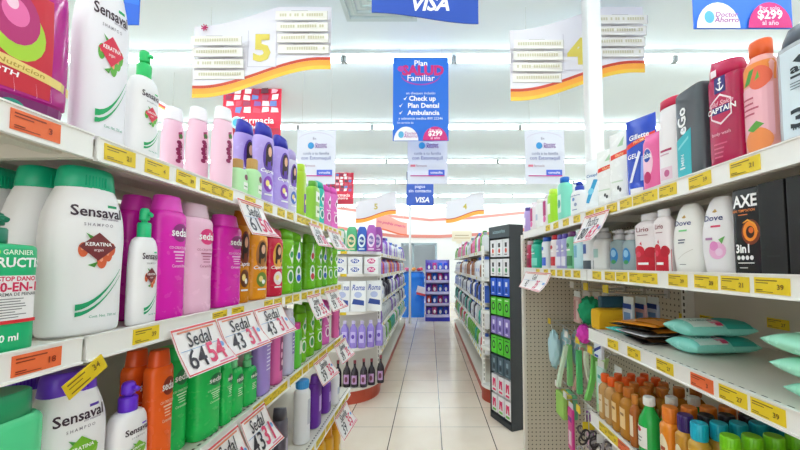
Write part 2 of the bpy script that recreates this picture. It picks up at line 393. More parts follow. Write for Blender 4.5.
# ---------------------------------------------------------------- products: one prototype per kind
KIND = {}
def kind(i, name, cat, desc, short, W, D, Hh, col, keys, n=2.6, cap=None, ops=(), rough=.32, trans=0, extra=None, sub=1, N=36):
    KIND[i] = dict(name=name, cat=cat, desc=desc, short=short, W=W, D=D, H=Hh, col=col, keys=keys, n=n, cap=cap, ops=list(ops), rough=rough, trans=trans, extra=extra, sub=sub, proto=None, N=N)
def surf(k):
    ks = smooth_keys(k['keys']); W, D, Hh, n = k['W'], k['D'], k['H'], k['n']
    def f(u, z, e):
        v = z / Hh
        for a, b in zip(ks, ks[1:]):
            if a[0] <= v <= b[0] and b[0] > a[0]:
                t = (v - a[0]) / (b[0] - a[0]); ww = a[1] + (b[1]-a[1])*t; dd = a[2] + (b[2]-a[2])*t; break
        else: ww, dd = (ks[0][1:3] if v < ks[0][0] else ks[-1][1:3])
        hw, hd = ww * W / 2, dd * D / 2; q = max(-.985, min(.985, u / hw))
        y = hd * (1 - abs(q) ** n) ** (1 / n)
        return Vector((q * (hw + e), -(y + e), z))
    return f
def build_cap(k, root_mb):
    """returns list of (part name, MB)"""
    W, D, Hh = k['W'], k['D'], k['H']; out = []
    t, col, v0, wf = k['cap'][:4]; z0 = v0 * Hh; w_, d_ = wf * W / 2, min(wf * D / 2 * (k['cap'][4] if len(k['cap']) > 4 else 1), wf * W / 2)
    m = MB(); n = 2.6
    def L(zs, mat, n_=n, N=28): m.loft([ring(z0 + (Hh - z0) * a, w_ * b, d_ * b, n_, N) for a, b in zs], M(mat, .3))
    if t == 'dome':
        L([(0, .97), (.04, 1), (.75, .93), (.93, .86), (1, .7)], col)
        for q in range(-3, 4): m.box(w_ * .12 * q - .0006, -d_ * 1.0, z0 + (Hh - z0) * .15, w_ * .12 * q + .0006, -d_ * .95, z0 + (Hh - z0) * .6, M(col, .2))
    elif t == 'flat': L([(0, .95), (.03, 1), (.93, .97), (1, .9)], col)
    elif t == 'taper': L([(0, 1), (.08, 1), (.92, .84), (1, .78)], col)
    elif t == 'slant':
        rr = [ring(z0 + (Hh - z0) * a, w_ * b, d_ * b, 2.6, 28) for a, b in [(0, 1), (.5, .96), (1, .86)]]
        for p in rr[-1]: p.z -= (p.x / w_) * (Hh - z0) * .22
        for p in rr[1]: p.z -= (p.x / w_) * (Hh - z0) * .1
        m.loft(rr, M(col, .3))
    elif t == 'disc':
        L([(0, .8), (.2, .8), (.22, 1), (.9, 1), (1, .94)], col, 2)
    elif t == 'screw':
        L([(0, .96), (.04, 1), (.95, 1), (1, .93)], col, 2)
        for q in range(20):
            a = 2 * pi * q / 20; m.box(cos(a) * w_ - .0006, sin(a) * d_ - .0006, z0 + (Hh - z0) * .1, cos(a) * w_ + .0006, sin(a) * d_ + .0006, z0 + (Hh - z0) * .9, M(col, .3))
    elif t == 'pump':
        r = min(w_, d_); h = Hh - z0
        m.loft([ring(z0 + h * a, r * b, r * b, 2, 24) for a, b in ((0, .96), (.03, 1), (.44, 1), (.50, .88))], M(col, .3))
        m.loft([ring(z0 + h * a, r * b, r * b, 2, 20) for a, b in ((.49, .46), (.60, .46))], M(col, .3))
        m.loft([ring(z0 + h * a, r * b, r * b, 2, 24) for a, b in ((.58, .70), (.62, .76), (.86, .74), (.96, .62), (1, .40))], M(col, .3))
        m.tube([(0, 0, z0 + h * .80), (0, -r * 1.0, z0 + h * .80), (0, -r * 1.35, z0 + h * .74)], r * .26, M(col, .3))
    out.append(('pump_head' if t == 'pump' else 'cap', m)); return out
def build_kind(i, flat=False):
    k = KIND[i]; root = None
    mb = MB()
    if callable(k['keys']): k['keys'](k, mb); f = lambda u, v, e: Vector((u, -k['D'] / 2 - e, v))
    else:
        mb.body(k['keys'], k['W'], k['D'], k['H'], k['n'], M(k['col'], k['rough'], trans=k['trans']), k['N']); f = surf(k)
    if flat:
        paint(k['ops'], f, mb, None, k['W'] / 2, k['H'], k['W'], sub=k['sub']);
        if k['cap']:
            for nm, c in build_cap(k, mb):
                off = {j: mb.mi(c.mats[j]) for j in range(len(c.mats))}
                mp = {v: mb.bm.verts.new(v.co) for v in c.bm.verts}
                for q in c.bm.faces: nf = mb.bm.faces.new([mp[v] for v in q.verts]); nf.material_index = off[q.material_index]; nf.smooth = q.smooth
        return mb.build(k['name'])
    root = empty(k['name'])
    mb.build('body', root)
    if k['cap']:
        for nm, c in build_cap(k, None): c.build(nm, root)
    if k['extra']: k['extra'](k, root)
    lb, tb = MB(), MB(); paint(k['ops'], f, lb, tb, k['W'] / 2, k['H'], k['W'], sub=k['sub'])
    if len(lb.bm.verts): lb.build('label', root)
    if len(tb.bm.verts): tb.build('lettering', root)
    return root
def spawn(i, loc, rotz, scale=(1,1,1), far=False):
    k = KIND[i]; key = 'pf' if far else 'proto'
    if k.get(key) is None:
        k[key] = build_kind(i, far); o = k[key]
    else: o = copy_tree(k[key])
    o.location = loc; o.rotation_euler = (0, 0, rotz); o.scale = scale; return o

# --- printed artwork
def a_sens(dc, bl, sw, line):
    c = .06
    o = [('t', '#3a2436', 'Sensaval', c, .725, .20, {'b': .02}), ('r', line, c + .22, .762, c + .5, .778), ('t', '#8a7a90', 'con vitaminas', c + .3, .69, .045), ('t', '#8c8490', 'S H A M P O O', c, .65, .058)]
    for (a, b_, r) in ((-.36, .50, .12), (.36, .505, .11), (.27, .47, .11), (.10, .435, .13)): o += [('c', bl, a + c, b_, r, r * .36), ('c', '#f0a080', a + c - .02, b_ + .01, r * .35, r * .12)]
    o += [('p', '#4d9a3c', [(-.32 + c, .60), (-.1 + c, .575), (-.18 + c, .555)]), ('p', '#4d9a3c', [(-.25 + c, .41), (.0 + c, .43), (-.08 + c, .395)]), ('p', dc, [(c, .605), (.47 + c, .52), (c, .435), (-.47 + c, .52)]), ('t', '#ffffff', 'KERATINA', c, .533, .07, {'b': .02}), ('t', '#f3dede', 'argan', c, .50, .055)]
    if sw:
        P = [(-.42 + 1.12 * t, .165 + .22 * t ** 1.9, .016 * (1 - t) + .002) for t in [j / 8 for j in range(9)]]
        o += [('s', sw, P), ('s', sw, [(a, b_ - .040, c_ * .7) for a, b_, c_ in P]), ('t', '#5aa58a', 'Cont. Net. 750 ml', .25, .105, .048)]
    return o
def a_sedal(dot, ln):
    return [('c', dot, .32, .70, .52, .075), ('t', '#ffffff', 'sedal', .30, .70, .28, {'b': .02}), ('t', ln, 'CO-CREATIONS', .25, .575, .085), ('r', ln, -.1, .535, .65, .548), ('r', ln, .0, .51, .6, .52), ('r', ln, .0, .485, .5, .494), ('r', ln, .05, .46, .55, .468),
            ('t', ln, 'Ceramidas', .25, .425, .10)]
def a_capr(patch, hair, low):
    return [('c', patch, .1, .60, .58, .20), ('c', hair, .12, .66, .36, .115), ('c', '#e9b795', .2, .675, .2, .062), ('p', hair, [(-.2, .66), (.02, .60), (-.05, .47), (-.25, .5)]), ('p', hair, [(.42, .68), (.5, .52), (.34, .5), (.36, .62)]),
            ('t', '#ffffff', 'Caprice', .1, .43, .25, {'i': .3, 'b': .02}), ('c', low, .1, .27, .5, .10), ('c', '#f7e08a', .0, .28, .2, .04), ('c', '#ffffff', .25, .24, .16, .03), ('r', '#f2f2f2', -.3, .13, .5, .15)]
def a_lines(c, v0, v1, n_, u0=-.5, u1=.5):
    R = random.Random(int(v0 * 1000) + n_); return [('r', c, u0, v0 + (v1 - v0) * j / n_, u1 - R.random() * .35, v0 + (v1 - v0) * (j + .35) / n_) for j in range(n_)]
BIG = [(0, .86, .8), (.012, .93, .94), (.05, .96, 1), (.25, .965, 1), (.45, .99, 1), (.58, 1.0, 1), (.70, .95, .98), (.79, .83, .92), (.85, .72, .85), (.875, .66, .8)]
OVAL = [(0, .90, .88), (.02, 1, 1), (.40, 1, 1), (.78, 1, 1), (.83, .93, .95), (.86, .78, .85)]
SED = [(0, .92, .9), (.015, 1, 1), (.3, .97, 1), (.6, 1, 1), (.83, 1, 1), (.855, .93, .95), (.87, .84, .9)]
HOUR = [(0, .88, .85), (.02, .97, 1), (.2, 1, 1), (.48, .90, .97), (.72, .99, 1), (.82, .97, .97), (.86, .90, .9)]
TUBE_ = [(0, .8, 1), (.13, .84, 1), (.135, .86, .95), (.5, .95, .65), (.9, 1, .25), (1, 1, .04)]
STR = [(0, .93, .93), (.02, 1, 1), (.5, 1, 1), (.8, 1, 1), (.85, .8, .8), (.88, .6, .6)]
SB = 'shampoo bottle'; n_ = 'shampoo_bottle'
kind('sens_brown', n_, SB, 'big white bottle with green cap and brown diamond', 'big white green-capped bottle', .135, .075, .31, '#f3f2f4', BIG, 2.5, ('dome', '#12b183', .865, .70, 1.15), a_sens('#7a2f35', '#d8623a', '#17a06a', '#17a06a'))
kind('sens_red', n_, SB, 'big white bottle with red diamond and green swoosh', 'big white bottle', .135, .075, .31, '#f1eff6', BIG, 2.5, ('dome', '#2bc98a', .865, .70, 1.15), a_sens('#dd2a4a', '#63b545', '#12a862', '#12a862'))
kind('sens_lila', n_, SB, 'big white bottle with purple cap and lime green splash', 'big purple-capped bottle', .135, .075, .30, '#f3f2f4', BIG, 2.5, ('dome', '#6a3ad0', .865, .70, 1.15), a_sens('#76b82a', '#8cc63e', None, '#5b3aa8'))
PB = [(0, .88, .85), (.015, .98, 1), (.3, 1, 1), (.55, .97, 1), (.67, .90, .95), (.72, .76, .85), (.745, .55, .7)]
for i_, cc, dc, bl_, sw_ in (('sens_pump_brown', '#1fbf7e', '#7a2f35', '#d8623a', '#17a06a'), ('sens_pump_red', '#28c96c', '#dd2a4a', '#63b545', '#12a862'), ('sens_pump_lila', '#6a2fd8', '#76b82a', '#8cc63e', None)):
    o_ = [(q[:3] + (q[3] * .86 - .02,) + q[4:]) if q[0] == 't' else q for q in []]
    art = []
    for q in a_sens(dc, bl_, sw_, cc):
        q = list(q)
        if q[0] == 't': q[4] = q[4] * .80
        elif q[0] == 'r': q[3] *= .80; q[5] *= .80
        elif q[0] == 'c': q[3] *= .80; q[5] *= .85
        else: q[2] = [tuple([p[0], p[1] * .80] + [x * .8 for x in p[2:]]) for p in q[2]]
        art.append(tuple(q))
    kind(i_, 'pump_bottle', 'pump bottle', 'slim white cream bottle with %s pump' % ('green' if cc != '#6a2fd8' else 'violet'), 'slim white pump bottle', .085, .05, .23, '#f4f3f5', PB, 2.5, ('pump', cc, .745, .54, 1.3), art)
kind('fructis', 'pump_bottle', 'pump bottle', 'green rectangular cream bottle with dark green pump', 'green pump bottle', .12, .06, .24, '#19b877', [(0, .94, .9), (.02, 1, 1), (.5, 1, 1), (.74, 1, 1), (.77, .9, .9), (.78, .4, .5)], 4.5, ('pump', '#0d7a5c', .78, .42, 1.5),
     [('t', '#e8fbe8', 'GARNIER', .3, .715, .10), ('c', '#cbe34a', -.25, .715, .08, .018), ('t', '#ffffff', 'FRUCTIS', .28, .64, .19, {'b': .03}), ('r', '#f6f4f4', -.75, .22, .85, .55), ('t', '#d31f55', 'STOP DANO', .3, .525, .09, {'b': .03}), ('t', '#d31f55', '10-EN-1', .3, .465, .18, {'b': .03}), ('t', '#555555', 'CREMA DE PEINAR', .3, .415, .065)]
     + a_lines('#888888', .25, .40, 8, -.35, .6) + [('r', '#d31f55', -.62, .25, -.48, .40), ('r', '#d8262e', -.75, .21, .85, .235), ('t', '#ffffff', '300 ml', .0, .11, .14, {'b': .02})])
for i_, col, cap_, dot, ln, ds in (('sed_mag', '#e01cb4', '#e93cc4', '#8e1478', '#f6c7ec', 'bright magenta'), ('sed_pink', '#f5c3dd', '#d9b9c9', '#e2307c', '#b0507a', 'pale pink'), ('sed_orange', '#f2631c', '#e0541a', '#8a2a12', '#ffd9b8', 'orange'), ('sed_green', '#1fc95e', '#2bd76e', '#0e7c46', '#d9f7dc', 'bright green')):
    kind(i_, n_, SB, ds + ' flip-top bottle with round emblem', ds + ' bottle', .085, .052, .25, col, SED, 3.2, ('taper', cap_, .87, .78, 1.2), a_sedal(dot, ln), rough=.25)
kind('sed_pump_green', 'pump_bottle', 'pump bottle', 'small bright green cream bottle with pump', 'small green pump bottle', .06, .04, .17, '#1fc95e', PB, 3.2, ('pump', '#7be3a0', .745, .44, 1.3), [(('c',) + q[1:]) if 0 else q for q in a_sedal('#0e7c46', '#d9f7dc')[:3]][0:2] and [('c', '#0e7c46', .25, .56, .5, .08), ('t', '#ffffff', 'sedal', .25, .56, .28)] + a_lines('#d9f7dc', .3, .44, 4, -.1, .6), rough=.25)
for i_, col, capc, patch, hair, low, ds in (('cap_purple', '#b9a4ec', '#2b2fae', '#5e3aa6', '#3a2622', '#8a3fc0', 'lavender'), ('cap_amber', '#d98a12', '#c27410', '#7a2a10', '#2e1a14', '#6b3a12', 'dark amber'), ('cap_orange', '#f4a021', '#ef9a1a', '#b3722e', '#3a2016', '#6b8a2a', 'orange'),
                             ('cap_red', '#d31f45', '#b8183a', '#f0b04a', '#3a1a16', '#f1e3e3', 'crimson'), ('cap_green', '#7cca1e', '#6cba16', '#eef7e4', '#2d9a4a', '#3f9e3c', 'apple green'), ('cap_white', '#dcd9ee', '#b8a9e0', '#7a57b8', '#2a2030', '#5a78c8', 'pale lilac'), ('cap_teal', '#2fc4b4', '#1aa79a', '#e8f6f0', '#1c7a70', '#0f8a80', 'teal'),
                             ('cap_rose', '#e66cc4', '#d84ab0', '#f8e0f0', '#7a2a5a', '#a02a80', 'pink')):
    kind(i_, n_, SB, ds + ' curved bottle with printed front', ds + ' curved bottle', .072, .045, .28, col, HOUR, 2.4, ('slant', capc, .86, .80, 1.1),
         a_capr(patch, hair, low) if i_ not in ('cap_green', 'cap_teal', 'cap_rose') else [('p', patch, [(-.1, .62), (.45, .78), (.6, .6), (.4, .46)]), ('c', hair, .3, .62, .24, .05), ('t', '#ffffff', 'Savile', .15, .42, .20, {'b': .02}), ('c', patch, .2, .27, .45, .11), ('c', low, .2, .27, .28, .08)], rough=.25)
kind('lav_tall', n_, SB, 'tall plain lavender bottle', 'lavender bottle', .07, .045, .27, '#a88fe0', OVAL, 2.6, ('flat', '#b7a5ea', .86, .72, 1.1), a_lines('#f0e8ff', .3, .7, 8, -.3, .6))
kind('pale_tall', n_, SB, 'tall pale grey-lilac bottle', 'pale lilac bottle', .07, .045, .27, '#c9c9e2', OVAL, 2.6, ('dome', '#e6e2ef', .86, .72, 1.1), [('r', '#8a7cc0', -.2, .3, .6, .62)] + a_lines('#ffffff', .34, .6, 5, -.1, .5))
kind('pink_pat', n_, SB, 'pink bottle with dark patterned label', 'patterned pink bottle', .06, .04, .25, '#e86bb0', OVAL, 2.6, ('flat', '#e0559f', .86, .70, 1.1), [('r', '#8f2a68', -.3, .2, .75, .75), ('c', '#f4b9d6', .2, .6, .3, .06), ('c', '#f4b9d6', .1, .45, .25, .05), ('c', '#ffd9ec', .3, .32, .3, .05)])
kind('mag_cap_green', n_, SB, 'short green bottle with magenta cap', 'short green bottle', .06, .04, .2, '#5dc83a', OVAL, 2.6, ('flat', '#e03aa0', .84, .74, 1.1), [('r', '#e9f5dc', -.3, .3, .6, .6)])
kind('pink_cond', n_, SB, 'pale pink bottle with white cap and floral script', 'pale pink bottle', .068, .05, .24, '#f6cadf', [(0, .9, .88), (.02, 1, 1), (.6, .98, 1), (.80, .86, .9), (.84, .78, .8)], 2.5, ('taper', '#f3f1f6', .84, .82, 1.1),
     [('p', '#b02a6e', [(.1, .70), (.5, .72), (.45, .64), (.15, .62)]), ('c', '#4a7a3a', .35, .66, .2, .03)] + [('c', '#8f2058', .2 + .1 * sin(j * 2), .58 - j * .045, .24, .026) for j in range(6)] + [('t', '#8f2058', 'Rosas', .3, .48, .3, {'rot': pi/2})])
kind('green_pump', 'pump_bottle', 'pump bottle', 'small mint green bottle with tan pump', 'mint pump bottle', .06, .045, .18, '#b9eab0', PB, 3, ('screw', '#c9a05a', .745, .50, 1.3), [('c', '#7a2f4a', .25, .52, .32, .08), ('r', '#f4f6ea', -.2, .18, .7, .38), ('r', '#4d8a3c', -.1, .25, .5, .28)])
kind('tube_red', 'product_tube', 'hair product tube', 'glossy magenta and red gel tube with gold band', 'magenta gel tube', .115, .065, .25, '#b51c86', [(0, .84, .9), (.14, .9, .95), (.15, .97, 1), (.5, 1, .9), (.9, 1, .5), (1, 1, .2)], 2.8, None,
     [('p', '#c9152f', [(-.8, .17), (.5, .16), (.62, .98), (-.8, .98)]), ('c', '#a6cf2e', -.05, .56, .46, .20), ('c', '#b5226e', -.08, .66, .40, .20), ('c', '#e86aa8', -.08, .68, .22, .1), ('c', '#f4c9dc', -.13, .74, .1, .05), ('p', '#ead07a', [(-.97, .33), (.95, .25), (.95, .31), (-.97, .40)]),
      ('t', '#b89434', 'Nutricion', .0, .32, .10, {'rot': -.12}), ('t', '#ffffff', 'SMOOTH', -.45, .27, .10, {'b': .02, 'rot': -.12}), ('r', '#7a1064', -.95, 0.0, .95, .13), ('c', '#1a8f7a', -.1, .06, .2, .045)] + [('s', '#f4c0dc', [(a, .15, .0), (a + .01, .16, .006), (a - .02, .24, .002)]) for a in (-.7, -.4, -.1, .25, .5)], rough=.15)
kind('lime_tube', n_, SB, 'lime green and purple bottle', 'lime bottle', .05, .04, .25, '#a9cf1e', OVAL, 2.8, ('flat', '#b7dc2e', .86, .7, 1.1), [('r', '#6a2f9a', -.4, .1, .8, .45), ('c', '#f0e04a', .2, .3, .3, .05)])
kind('green_white', n_, SB, 'leaf green bottle with white square label', 'leaf green bottle', .085, .05, .23, '#8fca3c', OVAL, 3, ('flat', '#5aa52e', .86, .66, 1.1), [('r', '#f2f4ea', -.6, .5, .7, .74), ('r', '#e8f0d8', -.6, .14, .7, .40), ('c', '#4a7a2e', .1, .6, .3, .05), ('r', '#4a7a2e', -.3, .24, .4, .3)])
# body wash side
BW = 'body wash bottle'; bw = 'body_wash_bottle'
kind('adidas', bw, BW, 'large clear grey bottle with slate cap and pale label', 'slate-capped bottle', .14, .06, .27, '#b9bfc6', [(0, .9, .9), (.02, 1, 1), (.4, 1, 1), (.84, 1, 1), (.86, .99, .98)], 4, ('slant', '#5d6672', .86, .99, 1.0),
     [('r', '#dceaf2', -.82, .06, .82, .82), ('p', '#1d2a33', [(-.55, .70), (-.42, .735), (-.30, .68), (-.40, .66)]), ('p', '#1d2a33', [(-.36, .745), (-.22, .775), (-.02, .69), (-.16, .675)]), ('p', '#1d2a33', [(-.14, .79), (.0, .82), (.30, .70), (.14, .685)]), ('t', '#1d2a33', 'adidas', -.1, .63, .2, {'b': .03}),
      ('r', '#27343e', -.6, .555, .5, .575), ('t', '#1d2a33', 'ADIPURE', .25, .27, .2, {'rot': pi/2, 'b': .03}), ('t', '#5a6a76', 'BODY HAIR FACE', .5, .27, .07, {'rot': pi/2}), ('t', '#1d2a33', '3', -.45, .20, .42, {'b': .03}), ('t', '#1d2a33', 'in 1', -.45, .13, .1)] + a_lines('#6a7a86', .46, .53, 3, -.6, .4), rough=.2)
kind('peach', bw, BW, 'pink and peach fruit-printed bottle with orange cap', 'peach-printed bottle', .07, .062, .25, '#f2a9a2', [(0, .9, .9), (.02, 1, 1), (.4, 1, 1), (.76, .98, .98), (.82, .8, .85), (.86, .62, .7)], 2.2, ('disc', '#f2662c', .84, .66, 1.05),
     [('r', '#f6b9c4', -.9, .16, .9, .60), ('r', '#f58f3c', -.97, .62, .97, .80), ('c', '#ee6a4a', .3, .66, .6, .10), ('c', '#f2904e', .1, .13, .75, .11), ('p', '#5aa03a', [(-.5, .24), (.1, .30), (.5, .26), (-.1, .21)]), ('p', '#4d9a3a', [(-.6, .62), (-.2, .74), (.1, .75), (-.2, .63)]), ('p', '#6ab044', [(.1, .64), (.3, .72), (.36, .66)])]
     + a_lines('#c4586e', .36, .54, 4, -.75, .3))
kind('captain', bw, BW, 'magenta flip-top bottle with anchor emblem', 'magenta anchor bottle', .085, .05, .24, '#b3124e', [(0, .93, .9), (.02, 1, 1), (.5, 1, 1), (.82, 1, 1), (.85, .97, .96)], 3.2, ('slant', '#c01450', .85, .96, 1.0),
     [('r', '#2c2a78', -.40, .70, .22, .85), ('c', '#ffffff', -.09, .825, .07, .014), ('r', '#ffffff', -.115, .72, -.065, .82), ('s', '#ffffff', [(-.3, .755, .008), (-.2, .733, .008), (-.09, .725, .008), (.02, .733, .008), (.12, .755, .008)]), ('r', '#ffffff', -.2, .785, .02, .795), ('r', '#f8e8ee', -.6, .865, -.25, .93),
      ('p', '#f7e3ea', [(-.66, .47), (-.09, .40), (.5, .47), (.5, .62), (-.09, .69), (-.66, .62)]), ('p', '#c01450', [(-.60, .48), (-.09, .42), (.44, .48), (.44, .61), (-.09, .67), (-.60, .61)]), ('t', '#f7c3d4', 'Old Spice', -.09, .60, .17, {'i': .3}), ('r', '#2c2a78', -.56, .505, .40, .575), ('t', '#ffffff', 'CAPTAIN', -.08, .54, .19, {'b': .03}),
      ('t', '#f3b9cc', 'body wash', -.1, .32, .12)] + a_lines('#e0688e', .1, .26, 4, -.5, .3), rough=.22)
kind('ego', bw, BW, 'charcoal square bottle with turquoise panel', 'charcoal bottle', .095, .05, .23, '#4a5157', [(0, .95, .95), (.01, 1, 1), (.5, 1, 1), (.97, 1, 1), (1, .94, .9)], 5, None,
     [('p', '#23b7c4', [(-.88, .05), (.25, .03), (.30, .55), (-.88, .46)]), ('p', '#7fdbe0', [(-.7, .35), (.1, .44), (.1, .47), (-.7, .38)]), ('t', '#ffffff', 'eGo', -.3, .66, .42, {'rot': pi/2, 'b': .03}), ('r', '#e8f8f8', -.6, .12, -.2, .14), ('t', '#dff6f8', 'MEN', -.35, .22, .16, {'rot': pi/2})], rough=.3)
kind('white_redcap', bw, BW, 'white rounded bottle with red cap', 'red-capped white bottle', .075, .05, .24, '#f3eef1', [(0, .92, .9), (.02, 1, 1), (.5, 1, 1), (.8, .93, .95), (.88, .85, .88), (.9, .82, .85)], 2.5, ('flat', '#d01f4e', .90, .84, 1.1), [('r', '#b03060', -.6, .40, .3, .425), ('r', '#d4a9bc', -.6, .36, .1, .375), ('r', '#eecfdd', -.6, .08, .3, .22), ('c', '#c05a8a', -.1, .15, .2, .04)])
kind('pads', 'product_bag', 'sanitary pad bag', 'soft pink bag with blue oval logo', 'pink bag', .085, .06, .16, '#ee6aa6', [(0, .7, .8), (.06, .95, 1), (.5, 1, 1), (.85, .96, .9), (.95, .9, .3), (1, .92, .08)], 2.3, None, [('c', '#f7c9dd', -.1, .5, .6, .25), ('c', '#2a4fb0', -.1, .62, .42, .11), ('t', '#ffffff', 'Saba', -.1, .62, .25, {'b': .02}), ('c', '#c01f62', -.1, .25, .4, .1)])
kind('tube_blue', 'product_tube', 'body cream tube', 'tall royal blue tube with red tape', 'royal blue tube', .09, .055, .22, '#1f49c4', TUBE_, 2.4, None, [('r', '#f4f4f6', -.42, .0, .42, .12), ('t', '#ffffff', 'Gillette', -.0, .76, .22, {'b': .02}), ('p', '#e8341e', [(-.97, .62), (.97, .72), (.97, .78), (-.97, .68)]), ('t', '#ffd9a0', 'PROMO', .1, .70, .12, {'rot': .1}),
     ('p', '#e9eefc', [(-.5, .2), (-.3, .2), (.2, .55), (.05, .58)]), ('r', '#8fb0f0', .25, .2, .5, .5), ('t', '#ffffff', 'GEL', -.35, .52, .2)], rough=.2)
kind('tube_white', 'product_tube', 'body cream tube', 'wide white tube tied with red tape', 'white taped tube', .10, .055, .22, '#f1f2f0', TUBE_, 2.4, None, [('p', '#e8341e', [(-.97, .62), (.97, .67), (.97, .74), (-.97, .69)]), ('t', '#ffd9a0', 'GRATIS', .1, .675, .12), ('p', '#a9cba4', [(-.1, .80), (.5, .93), (.4, .80)]), ('r', '#c9d8c4', -.6, .3, .5, .32), ('c', '#444444', .1, .22, .1, .03), ('c', '#444444', .28, .19, .1, .03)], rough=.25)
kind('tube_promo', 'product_tube', 'body cream tube', 'white tube with blue droplet print', 'droplet tube', .08, .05, .21, '#eef3f6', TUBE_, 2.4, None, [('p', '#2a9fd4', [(-.6, .2), (-.2, .18), (.5, .6), (.1, .62)]), ('t', '#2a6fb0', 'Cetaphil', 0, .7, .2), ('c', '#7fd0ec', -.1, .4, .3, .06)])
kind('white_teal', bw, BW, 'white bottle with blue pump and floral print', 'floral pump bottle', .075, .05, .21, '#f0f1f4', PB, 2.6, ('pump', '#1f3fb0', .745, .5, 1.3), [('c', '#7a9ad0', -.1, .5, .2, .05), ('c', '#9aa6c4', .2, .35, .2, .05), ('r', '#6a7ab0', -.3, .2, .4, .22), ('t', '#334a9a', 'Lubriderm', 0, .6, .17)])
kind('teal_blue', bw, BW, 'aqua bottle with blue cap', 'aqua bottle', .075, .05, .2, '#7fdcc4', OVAL, 2.6, ('disc', '#1f6fd0', .86, .6, 1.2), [('r', '#dff6ee', -.6, .2, .5, .6), ('c', '#2fa890', 0, .4, .4, .1)])
kind('lime_b', bw, BW, 'bright lime bottle', 'bright lime bottle', .07, .045, .19, '#a8e01e', OVAL, 2.6, ('flat', '#c8f04a', .86, .7, 1.1), [('r', '#f6fce0', -.6, .3, .5, .6)])
kind('magwhite', bw, BW, 'white bottle with magenta print', 'magenta-print bottle', .065, .045, .19, '#f1e6ee', OVAL, 2.6, ('flat', '#efe6f0', .86, .7, 1.1), [('r', '#c01f78', -.9, .35, .2, .8), ('c', '#e86ab0', -.2, .25, .4, .1)])
kind('violet_b', bw, BW, 'violet bottle', 'violet bottle', .06, .045, .19, '#b49ad8', OVAL, 2.6, ('flat', '#5a4a9a', .86, .7, 1.1), [('r', '#efe8f8', -.6, .3, .5, .6)])
kind('plain_white', bw, BW, 'plain white bottle', 'plain white bottle', .06, .045, .19, '#eff0f2', OVAL, 2.6, ('flat', '#f4f4f4', .86, .7, 1.1), [('r', '#b9c4dc', -.6, .3, .5, .5)])
DOVE = [(0, .72, .8), (.03, .84, .95), (.3, 1, 1), (.55, .98, 1), (.8, .78, .85), (.94, .58, .62), (1, .40, .4)]
kind('dove', bw, BW, 'white tapered bottle with green accent', 'white green-accent bottle', .09, .055, .2, '#f1f0ec', DOVE, 2.3, None, [('p', '#c9a050', [(-.15, .80), (.0, .84), (.12, .80), (.0, .79)]), ('t', '#26347a', 'Dove', -.12, .72, .24, {'b': .01}), ('r', '#7fd08a', -.3, .60, .2, .625), ('r', '#34406a', -.35, .47, .1, .485), ('r', '#34406a', -.35, .43, .05, .445), ('s', '#d0ccc4', [(-.4, .2, .004), (0, .28, .004), (.5, .34, .004)]), ('r', '#888888', -.3, .12, .1, .13)])
kind('dove_pink', bw, BW, 'white tapered bottle with pink flower', 'white flower bottle', .09, .055, .205, '#f1eef0', DOVE, 2.3, None, [('p', '#c9a050', [(-.15, .80), (.0, .84), (.12, .80), (.0, .79)]), ('t', '#26347a', 'Dove', -.12, .72, .24, {'b': .01}), ('r', '#d0305a', -.2, .60, .3, .625), ('c', '#efb4da', .1, .30, .42, .11), ('c', '#e48cc8', -.05, .36, .22, .06), ('c', '#f6d4ec', .2, .28, .18, .05), ('p', '#6ab05a', [(.2, .44), (.5, .48), (.35, .38)]), ('r', '#b07aa8', -.5, .44, -.1, .47)])
kind('axe', bw, BW, 'black flat bottle with orange swirl', 'black swirl bottle', .10, .045, .205, '#23262a', [(0, .95, .95), (.015, 1, 1), (.5, 1, 1), (.97, 1, 1), (1, .96, .9)], 5, None,
     [('t', '#ffffff', 'AXE', -.05, .845, .40, {'b': .03}), ('t', '#f08a3a', 'DARK TEMPTATION', -.2, .74, .085), ('r', '#e87a2e', -.5, .69, .1, .70), ('c', '#7a3010', .25, .49, .56, .145), ('c', '#f08a22', .22, .50, .44, .115), ('c', '#3a1608', .22, .49, .26, .07), ('c', '#e86a1a', .28, .51, .15, .035), ('s', '#f4a83a', [(-.2, .60, .006), (.1, .63, .01), (.5, .58, .012), (.7, .48, .006)]),
      ('t', '#ffffff', '3in1', -.25, .30, .28, {'b': .03})] + [('c', '#e8e8e8', -.55 + .27 * j, .20, .11, .026) for j in range(4)] + [('r', '#e8e8e8', -.6, .135, .4, .145), ('r', '#bbbbbb', -.5, .08, .0, .09)], rough=.22)
def bk_box(k, mb): W, D, Hh = k['W'] / 2, k['D'] / 2, k['H']; mb.box(-W, -D, 0, W, D, Hh, M(k['col'], k['rough']), .003)
kind('black_box', 'gift_box', 'gift box', 'tall plain black carton', 'black carton', .12, .07, .22, '#0e0e10', bk_box, n=9, cap=None, ops=[('r', '#1c1d20', -.5, .2, .5, .22)], rough=.5)
kind('pomegranate', bw, BW, 'white bottle with red pomegranate print', 'pomegranate bottle', .09, .055, .215, '#efe6e8', STR, 3, ('flat', '#e6e6ea', .88, .62, 1.1), [('r', '#c4142e', -.97, .02, .97, .36), ('c', '#cf1a34', -.4, .36, .42, .09), ('c', '#b8102a', .45, .33, .45, .09), ('c', '#e0405a', -.45, .30, .2, .05), ('p', '#d84a5a', [(-.35, .48), (-.2, .52), (-.15, .45)]), ('t', '#8a2a3a', 'Lirio', -.1, .72, .26), ('r', '#b08a90', -.5, .62, .3, .635), ('r', '#ffffff', -.5, .12, .3, .16)])
